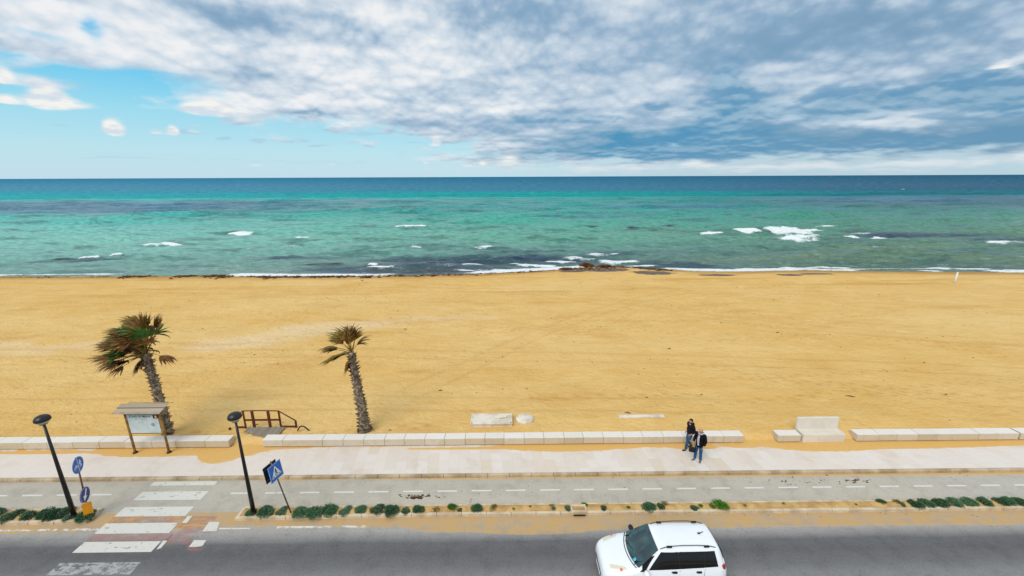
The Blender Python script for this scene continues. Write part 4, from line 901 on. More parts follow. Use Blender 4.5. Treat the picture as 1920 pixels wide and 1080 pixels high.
def shrubs():
    protos={}
    for k in range(4):
        for s in range(2):
            me=shrub_mesh(100+k*7+s,[1500,1700,900,420][k]); me.materials.append(M_SH[k]); protos[(k,s)]=me
    sb=B()
    for k in range(9): a=k*2.1; sb.tube([(0,0,0),(.25*math.cos(a),.25*math.sin(a),.2),(.5*math.cos(a),.5*math.sin(a),.32)],[.022,.016,.008],5)
    so=sb.build('stems',M_STEM); sme=so.data; bpy.data.objects.remove(so)
    # px, py (foot), half width px, kind
    L=[(14,974,24,0),(45,973,20,0),(76,972,22,1),(88,976,20,1),(112,970,20,0),(118,978,14,0),(152,977,22,1),(-18,975,24,0),
       (465,969,13,1),(496,967,22,1),(525,965,15,0),(563,968,22,1),(587,970,25,1),(613,966,19,1),(645,965,17,0),(673,964,14,1),(706,962,20,0),(733,964,19,1),(759,966,13,1),(784,962,14,1),(815,962,12,3),(847,953,13,2),(861,963,7,0),(893,962,14,1),(924,962,10,3),(927,954,9,3),(962,961,5,2),(995,957,5,3),(1036,956,8,3),(1040,961,8,0),(1066,961,11,0),(1098,955,9,2),(1134,961,9,0),(1181,959,6,2),(1219,959,18,1),(1242,956,10,1),(1306,961,11,0),(1318,956,7,2),(1341,957,9,2),(1356,957,20,2),(1250,953,10,3),(1401,955,6,3),(1475,951,5,3),(1612,953,4,2),(1659,948,12,1),(1687,946,10,3),(1700,953,9,0),(1725,953,17,1),(1745,951,17,1),(1771,950,18,1),(1800,950,18,1),(1827,950,18,1),(1856,949,17,1),(1886,949,15,1),(1900,947,17,1),(1925,949,18,1)]
    # landmarks for the labels
    def lab(px,k):
        kind=['grey-green mounded shrub','deep green mounded shrub','small bright green weed','dry straw-coloured scrub'][k]
        return kind
    order=sorted(range(len(L)),key=lambda i:L[i][0]); names={}
    ordn=['first','second','third','fourth','fifth','sixth','seventh','eighth','ninth','tenth','eleventh','twelfth','thirteenth','fourteenth','fifteenth','sixteenth','seventeenth','eighteenth','nineteenth','twentieth']
    zones=[(-99,170,'from the left edge, in the strip before the crosswalk'),(170,546,'right of the crosswalk, before the leaning sign'),(546,800,'right of the leaning crossing sign'),(800,1075,'after the thick hedge part, left of the drain box'),(1075,1420,'right of the drain box, behind the car'),(1420,1715,'in the sparse sandy part of the median'),(1715,2100,'in the dense row near the right edge')]
    kindn=['grey-green shrub','deep green shrub','bright green weed','dry pale scrub']
    cnt={}
    for i in order:
        px,py,hw,k=L[i]; zi=[j for j,zz in enumerate(zones) if zz[0]<=px<zz[1]][0]
        c=cnt[(zi,k)]=cnt.get((zi,k),0)+1; names[i]=ordn[c-1]+' '+kindn[k]+' '+zones[zi][2]
    for i,(px,py,hw,k) in enumerate(L):
        x,y=at(px,py,.1); x2,_=at(px+hw,py,.1); rad=x2-x; y=max(13.85,min(14.2,y+.18)); 
        r=empty('shrub',(x,y,.10),names[i],'shrub','shrubs planted along the median',random.uniform(-.5,.5))
        o=link('foliage',protos[(k,i%2)],r); q=random.uniform(.85,1.12); o.scale=(rad/.95*q,min(rad/.95,.48)*random.uniform(.85,1.25),(rad/.95*.72+.05)*random.uniform(.8,1.2)); o.rotation_euler=(0,0,random.choice((0,PI)))
        if hw>9: s=link('stems',sme,r); s.scale=(rad/.9,.42,rad/.9*.7)
shrubs()
# ---------------------------------------------------------------- car
def car():
    m_paint,g=newmat('white_car_paint'); v=g.objco(); setp(g,col=g.mix(g.mr(g.noise(v,2.,5.,.6),.45,.75,0.,.25),lin((240,243,246)),lin((222,226,228))),rough=.28,spec=.5,coat=.6)
    m_glass,g=newmat('dark_car_glass'); setp(g,col=lin((10,12,13)),rough=.12,spec=.45)
    m_ws,g=newmat('windscreen_glass'); v=g.objco(); setp(g,col=g.mix(g.mr(g.noise(v,2.4,3.,.5),.35,.65),lin((12,44,50)),lin((30,78,78))),rough=.05,spec=.8,coat=.5)
    m_blk=simple('black_plastic',(20,21,23),(30,31,33),6.,.5); m_rub=simple('tyre_rubber',(24,24,25),(34,33,32),8.,.85); m_al=simple('alloy',(168,170,172),(140,142,146),5.,.3,metal=.8)
    m_hl,g=newmat('headlight_lens'); setp(g,col=lin((222,212,186)),rough=.1,spec=.8,coat=.8); m_or=simple('indicator_orange',(226,110,50),(240,130,60),4.,.25); m_red=simple('tail_light_red',(150,24,34),(176,40,48),4.,.2,spec=.7); m_seam=simple('panel_gap',(96,100,104),(80,84,88),5.,.7)
    Lc=4.08; r=empty('car',(2.98+Lc/2,11.17,0.),'white estate car with black roof rails driving left, cut off by the bottom edge','car'); r.rotation_euler=(0,0,PI)
    # local: +x forward (world -x), y left (world -y is local +y)
    # stations: x, z_sill, z_belt, half width sill, half width belt, z_top, half width top, crown
    ST=[(2.04,.42,.62,.44,.46,.72,.36),(2.0,.30,.68,.58,.58,.83,.46),(1.90,.26,.75,.68,.68,.92,.53),(1.70,.24,.83,.77,.755,.985,.60),(1.40,.22,.90,.82,.795,1.03,.66),(1.12,.22,.96,.84,.80,1.065,.68),
        (1.00,.22,.98,.84,.79,1.09,.68),(.86,.22,1.0,.84,.785,1.17,.655),(.62,.22,1.02,.84,.78,1.36,.60),(.42,.22,1.04,.84,.78,1.52,.565),(.30,.22,1.05,.84,.78,1.61,.555),(.10,.22,1.06,.84,.78,1.665,.56),(-.4,.22,1.08,.84,.78,1.675,.565),(-1.0,.22,1.10,.84,.775,1.675,.56),
        (-1.55,.23,1.12,.83,.765,1.665,.545),(-1.70,.25,1.15,.82,.755,1.61,.53),(-1.79,.28,1.14,.79,.74,1.45,.54),(-1.87,.32,1.10,.75,.71,1.22,.56),(-1.92,.36,1.0,.70,.66,1.07,.56),(-1.94,.42,.80,.62,.60,.86,.5)]
    A=np.array(ST); xs=np.interp(np.linspace(0,1,110),np.linspace(0,1,len(ST)),A[:,0]); idx=np.linspace(0,len(ST)-1,110)
    def cr(c):
        k=np.minimum(idx.astype(int),len(ST)-2); f=idx-k; p=A[:,c]; p0=p[np.maximum(k-1,0)];p1=p[k];p2=p[k+1];p3=p[np.minimum(k+2,len(ST)-1)]
        return .5*((2*p1)+(-p0+p2)*f+(2*p0-5*p1+4*p2-p3)*f*f+(-p0+3*p1-3*p2+p3)*f**3)
    X_,ZS,ZB,WS,WB,ZT,WT=[cr(c) for c in range(7)]
    def side_y(x,z):
        o=np.argsort(X_); zb=np.interp(x,X_[o],ZB[o]); wb=np.interp(x,X_[o],WB[o]); zt=np.interp(x,X_[o],ZT[o])-.07; wt=np.interp(x,X_[o],WT[o])
        t=(z-zb)/max(zt-zb,.05); return wb+(wt-wb)*t+.03*math.sin(PI*min(1,max(0,t)))
    def top_z(x,y):
        o=np.argsort(X_); zt=np.interp(x,X_[o],ZT[o]); wt=np.interp(x,X_[o],WT[o]); return zt+.045*(1-min(1,abs(y)/wt)**2)
    rows=[]
    for i in range(110):
        x=X_[i]; sec=[]; zs,zb,ws,wb,zt,wt=ZS[i],ZB[i],WS[i],WB[i],ZT[i],WT[i]; zr=zt-.07; wr=wt
        prof=[(ws*.9,zs-.04),(ws,zs+.03),(max(ws,wb)+.02,zs+(zb-zs)*.45),(max(ws,wb)+.005,zs+(zb-zs)*.75),(wb+.012,zb-.03),(wb,zb)]
        if zr>zb+.12:
            for t in (.2,.4,.6,.8,.95): prof.append((wb+(wr-wb)*t+.03*math.sin(PI*t),zb+(zr-zb)*t))
        else:
            for t in (.2,.4,.6,.8,.95): prof.append((wb+(wr-wb)*t*.5,zb+(zr-zb)*t+.02*math.sin(PI*t)))
            wr=wb+(wr-wb)*.5
        prof+=[(wr-.012,zr+.025),(wr-.045,zr+.055),(wr-.10,zt+.008)]
        for t in (.3,.55,.8,1.): prof.append(((wr-.10)*(1-t),zt+.045*(1-((1-t)*(wr-.1)/wr)**2)))
        full=[(x,y,z) for y,z in prof]+[(x,-y,z) for y,z in prof[-2::-1]]
        rows.append(full)
    b=B(); b.grid(rows); 
    for row,rev in ((rows[0],False),(rows[-1],True)):
        vs=[b.bm.verts.new(p) for p in row]; b._f(vs if rev else vs[::-1])
    bmesh.ops.remove_doubles(b.bm,verts=b.bm.verts[:],dist=.0005)
    body=b.build('body',m_paint,r)
    from mathutils.bvhtree import BVHTree
    bv=BVHTree.FromPolygons([v.co[:] for v in body.data.vertices],[p.vertices[:] for p in body.data.polygons])
    def top_on(x,y):
        h=bv.ray_cast(Vector((x,y,3.)),Vector((0,0,-1))); return h[0].z if h[0] is not None else .8
    m_blk2,g=newmat('black_trim'); setp(g,col=lin((12,12,13)),rough=.6,spec=.15)
    # underside tray
    b=B(); b.box((0,0,.26),(3.7,1.5,.12)); b.build('underbody',m_blk,r,flat=True)
    def off(p,d): return p
    # windscreen patch: bottom curve (cowl) to roof front
    rowsW=[]
    for j in range(13):
        t=j/12; row=[]
        for k in range(21):
            u=k/20*2-1; x=1.10-.17*u*u+(0.30-.02*u*u-(1.10-.17*u*u))*t; hw=(.715*(1-t)+.535*t); y=u*hw
            row.append((x,y,top_z(x,y*.9)+.006-.0*abs(u)))
        rowsW.append(row)
    o_=np.argsort(X_)
    b=B(); b.grid(rowsW); ws=b.build('windscreen',m_ws,r)
    b=B(); b.box((.98,.44,1.18),(.11,.10,.004),Matrix.Rotation(math.radians(38),3,'Y'),bev=.0); b.build('windscreen_sticker',simple('cyan_sticker',(70,186,206),(90,200,214),4.,.4),ws,flat=True).location=(0,0,-.005)
    for sgn in (1,-1):
        # quarter glass ahead of the pillar
        def sidepatch(name,bot,top,mat,n=18,o=.006):
            P=[]
            for j in range(7):
                t=j/6; row=[]
                for k in range(n+1):
                    u=k/n; bx=bot[0][0]+(bot[1][0]-bot[0][0])*u; bz=bot[0][1]+(bot[1][1]-bot[0][1])*u; tx=top[0][0]+(top[1][0]-top[0][0])*u; tz=top[0][1]+(top[1][1]-top[0][1])*u
                    x=bx+(tx-bx)*t; z=bz+(tz-bz)*t; row.append((x,sgn*(side_y(x,z)+o),z))
                P.append(row)
            b=B(); b.grid(P); return b.build(name,mat,r)
        sidepatch('quarter_window',((1.16,1.02),(.74,1.065)),((.50,1.44),(.40,1.48)),m_blk2,6,.035); sidepatch('pillar_trim',((.62,1.085),(-1.60,1.185)),((.20,1.585),(-1.52,1.60)),m_blk,26,.003)
        sidepatch('side_window',((.60,1.10),(-.36,1.135)),((.20,1.565),(-.34,1.60)),m_glass)
        sidepatch('side_window',((-.39,1.14),(-1.15,1.165)),((-.37,1.60),(-1.17,1.60)),m_glass)
        sidepatch('rear_quarter_window',((-1.18,1.17),(-1.58,1.20)),((-1.20,1.595),(-1.51,1.57)),m_glass)
        # panel gaps
        for (xa,za,xb,zb) in ((.62,1.07,.72,.35),(-.37,1.10,-.35,.30),(-1.18,1.12,-1.02,.62)):
            b=B(); pts=[]; 
            for k in range(8): t=k/7; x=xa+(xb-xa)*t; z=za+(zb-za)*t; i=int(np.argmin(abs(X_-x))); pts.append((x,sgn*((max(WS[i],WB[i])+.021) if z<ZB[i]-.1 else WB[i]+.014),z))
            b.tube(pts,.005,4); b.build('door_seam',m_seam,r)
        for x in (-.20,-.98):
            b=B(); b.tube([(x+.09,sgn*.79,1.03),(x+.06,sgn*.835,1.04),(x-.06,sgn*.835,1.04),(x-.09,sgn*.79,1.03)],.014,8); b.box((x,sgn*.800,1.04),(.15,.012,.05)); b.build('door_handle',m_blk if sgn>0 else m_blk,r)
        b=B(); b.lathe((.72,sgn*.90,1.10),[(0,-.11),(.06,-.10),(.085,-.03),(.085,.03),(.06,.09),(0,.10)],14,Matrix.Rotation(PI/2,3,'X')); b.tube([(.70,sgn*.76,1.06),(.72,sgn*.84,1.08)],.025,8); mo=b.build('wing_mirror',m_paint if sgn>0 else m_blk,r)
        # roof rails with feet
        b=B(); P=[(.22,sgn*.50,1.64),(.08,sgn*.495,1.70),(-.1,sgn*.49,1.735),(-.5,sgn*.49,1.765),(-1.0,sgn*.49,1.765),(-1.35,sgn*.485,1.735),(-1.58,sgn*.475,1.66)]
        b.tube(P,.012,8); 
        for x in (-.08,-1.28): b.box((x,sgn*.49,1.715),(.17,.05,.06),bev=.012)
        b.build('roof_rail',m_blk,r)
        # lights
        b=B(); P=[]
        for j in range(5):
            row=[]
            for k in range(9):
                u=k/8; t=j/4; x=1.80-.48*u-.03*t; y=.43+.17*u+.15*(1-.35*u)*t; z=top_on(x,y); row.append((x,sgn*y,z+.006))
            P.append(row)
        b.grid(P); hl=b.build('headlight',m_hl,r)
        b=B(); b.lathe((1.46,sgn*.665,top_on(1.46,.665)+.006),[(0,.02),(.042,.012),(.05,-.02)],12,Matrix.Rotation(-sgn*.6,3,'X')); b.build('indicator',m_or,hl)
        b=B(); b.box((-1.79,sgn*.705,1.10),(.12,.10,.28),Matrix.Rotation(.12,3,'Y')@Matrix.Rotation(sgn*.25,3,'Z'),bev=.03); b.build('tail_light',m_red,r)
        for x in (1.28,-1.26):
            b=B(); b.lathe((x,sgn*.75,.34),[(.20,-.10),(.33,-.10),(.34,-.06),(.34,.06),(.33,.10),(.20,.10)],28,Matrix.Rotation(PI/2,3,'X')); wh=b.build('wheel',m_rub,r)
            b=B(); b.lathe((x,sgn*.80,.34),[(0,.03),(.05,.04),(.19,.03),(.21,.05),(.21,-.03)],24,Matrix.Rotation(-sgn*PI/2,3,'X')); 
            for k in range(5): a=k*2*PI/5; b.box((x+.11*math.cos(a),sgn*.842,.34+.11*math.sin(a)),(.18,.02,.045),Matrix.Rotation(-a,3,'Y'))
            b.build('rim',m_al,wh)
            b=B(); b.tube([(x+.39*math.cos(a),sgn*.845,.34+.39*math.sin(a)) for a in np.linspace(-.1,PI+.1,14)],.03,6); b.build('wheel_arch',m_blk,r)
    b=B(); b.box((2.0,0,.52),(.08,.9,.16),bev=.02); b.build('grille',m_blk,r); b=B(); b.box((2.03,0,.40),(.03,.5,.11),bev=.004); b.build('number_plate',M_SWHITE,r,flat=True)
    b=B(); b.grid([[(-1.755+dx*1.0,y,z) for y in np.linspace(-.5,.5,9)] for dx,z in ((-.03,1.56),(-.085,1.42),(-.165,1.22))]); b.build('rear_window',m_glass,r)
    b=B(); b.tube([(-1.25,.0,1.745),(-1.38,0,1.80)],.012,6); b.box((-1.24,0,1.745),(.09,.05,.02),bev=.006); b.build('aerial',m_blk,r)
    for y in (-.25,.25):
        b=B(); b.tube([(1.08,y-.1,1.085+.03),(1.0,y+.1,1.155),(.93,y+.36,1.20)],.008,5); b.build('wiper',m_blk,r)
    b=B(); b.tube([(1.16-.17*(u*u),u*.70,top_z(1.16-.17*u*u,u*.6)+.004) for u in np.linspace(-1,1,16)],.014,5); b.build('cowl',m_blk,r)
    b=B(); b.tube([(1.97-.10*(u*u)-.02,u*.56,.80+.015) for u in np.linspace(-1,1,12)],.006,4); b.build('bonnet_seam',m_seam,r)
car()
# ---------------------------------------------------------------- people
def skin(name,V,E,Rr,mat,parent,lev=2,root=0):
    me=bpy.data.meshes.new(name); me.from_pydata([tuple(v) for v in V],E,[]); o=bpy.data.objects.new(name,me); COL.objects.link(o)
    s=o.modifiers.new('s','SKIN'); s.use_smooth_shade=True
    for i,rr in enumerate(Rr):
        q=me.skin_vertices[0].data[i]; q.radius=(rr,rr) if not hasattr(rr,'__len__') else rr
    me.skin_vertices[0].data[root].use_root=True
    sb=o.modifiers.new('u','SUBSURF'); sb.levels=lev; sb.render_levels=lev
    bpy.context.view_layer.update()
    m2=bpy.data.meshes.new_from_object(o.evaluated_get(bpy.context.evaluated_depsgraph_get())); bpy.data.objects.remove(o); bpy.data.meshes.remove(me)
    m2.name=name; m2.materials.clear(); m2.materials.append(mat)
    for p in m2.polygons: p.use_smooth=True
    return link(name,m2,parent)
def chains(ch):
    V=[];E=[];Rr=[];K={}
    for c in ch:
        prev=None
        for (p,rr) in c:
            k=tuple(round(q,4) for q in p)
            if k not in K: K[k]=len(V); V.append(p); Rr.append(rr)
            if prev is not None and prev!=K[k] and (prev,K[k]) not in E: E.append((prev,K[k]))
            prev=K[k]
    return V,E,Rr
M_SKIN=simple('skin',(206,152,122),(196,138,108),6.,.55,spec=.3); M_HAIR=simple('dark_hair',(34,24,20),(50,36,28),12.,.7); M_GHAIR=simple('grey_hair',(176,166,156),(150,140,130),12.,.8)
def person(name,label,loc,rz,J,jac,jeans,shoe,hair,height=1.72,bald=False,hood=False,belly=0.,open_jacket=False):
    """J: joints in metres for a 1.72 m body, x right, y forward"""
    r=empty(name,(loc[0],loc[1],loc[2]),label,'person',rz=rz); s=height/1.72; r.scale=(s,s,s); S=Vector
    hip=(0,0,.93); head_dir=J.get('look',(0,.02,0))
    neck=J['neck']; hd=J['head']
    ch=[[(hip,(.15,.11)),((0,.0,1.10),(.14,.10+belly)),((0,0,1.28),(.165,.11+belly*.6)),((0,-.01,1.41),(.15,.09)),(neck,.058),(tuple(S(neck).lerp(S(hd),.4)),.056),(tuple(S(hd)+S((0,.012,-.045))),(.068,.075)),(hd,(.078,.092)),(tuple(S(hd)+S((0,-.008,.055))),(.070,.082)),(tuple(S(hd)+S((0,-.01,.098))),(.035,.045))]]
    ch+=[[((0,-.01,1.41),(.15,.09)),(J[q+'sh'],.056),(J[q+'el'],.041),(J[q+'wr'],.026)] for q in 'lr']
    ch+=[[(hip,(.15,.11)),(J[q+'hp'],.085),(J[q+'kn'],.058),(J[q+'an'],.040),(tuple(S(J[q+'an'])+S(J[q+'ft'])*.15+S((0,0,-.05))),.038),(tuple(S(J[q+'an'])+S(J[q+'ft'])+S((0,0,-.065))),.030)] for q in 'lr']
    # hands: palm, four fingers, thumb
    for q in 'lr':
        w=S(J[q+'wr']); f=(w-S(J[q+'el'])).normalized(); side=S((1,0,0)) if q=='r' else S((-1,0,0)); ac=f.cross(side)
        if ac.length<.2: ac=S((0,1,0))
        ac.normalize(); pm=w+f*.055
        ch.append([(J[q+'wr'],.026),(tuple(pm),(.036,.020))])
        for k in range(4):
            o=ac*((k-1.5)*.020); L=(.070,.080,.075,.058)[3-k]; b0=pm+o*.8+f*.02; b1=pm+o+f*(.035+L*.45)-side*.008; b2=b1+f*L*.38-side*.028
            ch.append([(tuple(pm),(.036,.020)),(tuple(b0),.0105),(tuple(b1),.0095),(tuple(b2),.0075)])
        t0=w+f*.03+ac*.03; t1=t0+f*.03+ac*.022-side*.01; t2=t1+f*.028-side*.008
        ch.append([(tuple(pm),(.036,.020)),(tuple(t0),.012),(tuple(t1),.010),(tuple(t2),.008)])
    skin('body',*chains(ch),M_SKIN,r)
    # face
    H=S(hd); Rz=Matrix.Rotation(J.get('turn',0.),3,'Z')
    def fp(x,y,z): return H+Rz@S((x,y,z))
    b=B(); b.lathe(fp(0,.098,-.018),[(0,-.03),(.014,-.024),(.012,.01),(0,.032)],8); b.build('nose',M_SKIN,r)
    for sx in (-1,1):
        b=B(); b.lathe(fp(sx*.030,.088,.012),[(0,-.010),(.009,-.006),(.011,0),(.009,.006),(0,.010)],8); b.build('eye',M_SBLACK,r)
        b=B(); b.lathe(fp(sx*.080,-.005,-.005),[(0,-.030),(.012,-.02),(.014,.01),(0,.030)],8); b.build('ear',M_SKIN,r)
    b=B(); b.box(fp(0,.090,-.052),(.044,.012,.009),Rz,bev=.003); b.build('mouth',simple('lips',(160,92,82),(150,84,76),5.,.5),r)
    # hair
    b=B(); n=14; P=[]
    if not bald:
        for j in range(7):
            e=(-.12+j/6*.62)*PI*.5*1.28; row=[]
            for k in range(n):
                a=2*PI*k/n; rr=math.cos(e); fr=max(0,math.sin(a)); z=.105*math.sin(e); 
                if fr>.3 and e<.55: z=max(z,.055)
                row.append(tuple(H+Rz@S((.090*rr*math.cos(a),.104*rr*math.sin(a)-.008,z+.018))))
            P.append(row)
        b.grid(P,close=True); b._f([b.bm.verts[-n+k] if False else v for k,v in enumerate(list(b.bm.verts)[-n:])])
    else:
        for j in range(4):
            row=[]
            for k in range(11):
                a=PI+PI*k/10; row.append(tuple(H+Rz@S((.088*math.cos(a),.098*math.sin(a)-.006,-.045+.028*j))))
            P.append(row)
        b.grid(P)
    b.build('hair',hair,r)
    # trousers
    top=(.165,.125+belly*.6)
    ch=[[((0,0,1.02),top),((0,0,.93),(.172,.125)),(J[q+'hp'],.108),(tuple(S(J[q+'hp']).lerp(S(J[q+'kn']),.55)),.092),(J[q+'kn'],.076),(tuple(S(J[q+'kn']).lerp(S(J[q+'an']),.6)),.068),(tuple(S(J[q+'an'])+S((0,0,-.03))),.066)] for q in 'lr']
    skin('trousers',*chains(ch),jeans,r)
    for q in 'lr':
        an=S(J[q+'an']); f=S(J[q+'ft']); skin('shoe',*chains([[(tuple(an+S((0,0,-.0))-f*.10),.055),(tuple(an-f*.12+S((0,0,-.05))),(.048,.042)),(tuple(an+f*.45+S((0,0,-.055))),(.05,.04)),(tuple(an+f*1.0+S((0,0,-.065))),(.042,.03))]]),shoe,r,root=1)
    # jacket
    hem=J.get('hem',.86)
    jm=[((0,-.01,1.43),(.15,.105)),((0,0,1.28),(.20,.145+belly*.7)),((0,0,1.10),(.19,.145+belly)),((0,0,(hem+1.1)/2),(.195,.15+belly*.8)),((0,-.01,hem),(.20,.155+belly*.5))]
    ch=[jm,[((0,-.01,1.43),(.15,.105)),((0,-.02,1.50),(.085,.08))]]
    for q in 'lr': ch.append([((0,-.01,1.43),(.15,.105)),(J[q+'sh'],.086),(tuple(S(J[q+'sh']).lerp(S(J[q+'el']),.5)),.078),(J[q+'el'],.070),(tuple(S(J[q+'el']).lerp(S(J[q+'wr']),.85)),.052)])
    jk=skin('jacket',*chains(ch),jac,r)
    if hood:
        b=B(); b.lathe((0,-.045,1.465),[(.08,-.05),(.125,-.03),(.135,.01),(.115,.045),(.085,.04)],16,Matrix.Rotation(.35,3,'X')); b.build('hood',jac,r)
    return r
def wool(name,a,b_,s=9.): return simple(name,a,b_,s,.9,.4,24.,spec=.15,lo=.38,hi=.62)
def people():
    J=dict(neck=(0,.0,1.47),head=(0,.03,1.615),lsh=(-.18,-.01,1.40),rsh=(.18,-.01,1.40),lel=(-.25,-.08,1.14),rel=(.25,-.08,1.14),lwr=(-.19,.07,.97),rwr=(.19,.07,.97),
        lhp=(-.09,0,.88),rhp=(.09,0,.88),lkn=(-.09,.16,.49),rkn=(.10,.03,.47),lan=(-.08,.20,.09),ran=(.10,-.24,.11),lft=(-.01,.19,0),rft=(.02,.18,0),hem=.90)
    x,y=at(1291,843,.12); 
    person('person','younger man with short dark hair and hooded dark jacket, walking left beside the wall',(x,y+.05,.12),math.radians(100),J,wool('navy_jacket',(34,34,48),(22,20,30)),wool('blue_jeans',(62,96,128),(44,72,104),6.),simple('black_shoes',(24,20,20),(34,28,26),5.,.5),M_HAIR,1.68,hood=True)
    J=dict(neck=(0,.01,1.47),head=(.01,.04,1.61),lsh=(-.19,-.01,1.40),rsh=(.19,-.01,1.40),lel=(-.26,-.03,1.12),rel=(.25,.02,1.13),lwr=(-.23,.08,.88),rwr=(.20,.22,.96),
        lhp=(-.09,0,.88),rhp=(.09,0,.88),lkn=(-.11,.03,.48),rkn=(.11,.05,.48),lan=(-.12,-.02,.09),ran=(.12,.06,.09),lft=(-.05,.18,0),rft=(.05,.18,0),hem=.72)
    x,y=at(1308,863,.12); rz=math.radians(128)
    p=person('person','older bald man in long black coat, pale scarf and blue jeans, nearest the road',(x,y,.12),rz,J,wool('black_coat',(16,14,18),(26,22,26)),wool('bright_jeans',(40,92,136),(30,70,110),6.),simple('grey_trainers',(120,120,124),(90,90,96),9.,.6),M_GHAIR,1.72,bald=True,belly=.035)
    msc,g=newmat('striped_scarf'); v=g.objco(); z=g.sep(v)[2]; c=g.mix(g.mr(g.m('FRACT',g.mul(g.add(z,g.mul(g.sep(v)[0],.5)),16.)),.62,.7),lin((214,214,218)),lin((60,60,72))); setp(g,col=c,rough=.9,spec=.1)
    b=B(); P=[]
    for j in range(12):
        t=j/11; z=1.46-.56*t; w=.034+.014*math.sin(t*3); yy=.165+.05*math.sin(PI*min(1,t*1.1)); P.append([(-w*1.3+k*w*2.2/4,yy+.012*math.cos((k-2)*.7),z) for k in range(5)])
    b.grid(P); b.build('shirt_and_scarf',msc,p)
    b=B(); b.lathe((0,.0,1.475),[(.085,-.03),(.125,-.02),(.13,.03),(.095,.055)],16,Matrix.Rotation(-.15,3,'X')); b.build('scarf',msc,p)
    # handbag hanging from the older man's right hand
    Rz=Matrix.Rotation(rz,3,'Z'); h=Rz@Vector((.19,.25,.86))+Vector((x,y,.12)); 
    bg=empty('handbag',(h.x,h.y,h.z-.40),'small black handbag held by the older man','bag',rz=rz+.5); mb=simple('black_leather',(18,16,18),(28,26,28),8.,.45)
    b=B(); b.box((0,0,.14),(.32,.13,.26),bev=.035,taper=(.85,.7)); b.build('bag_body',mb,bg); b=B(); b.tube([(.10*math.cos(a),0,.26+.15*math.sin(a)) for a in np.linspace(0,PI,12)],.010,6); b.build('bag_handle',mb,bg)
people()
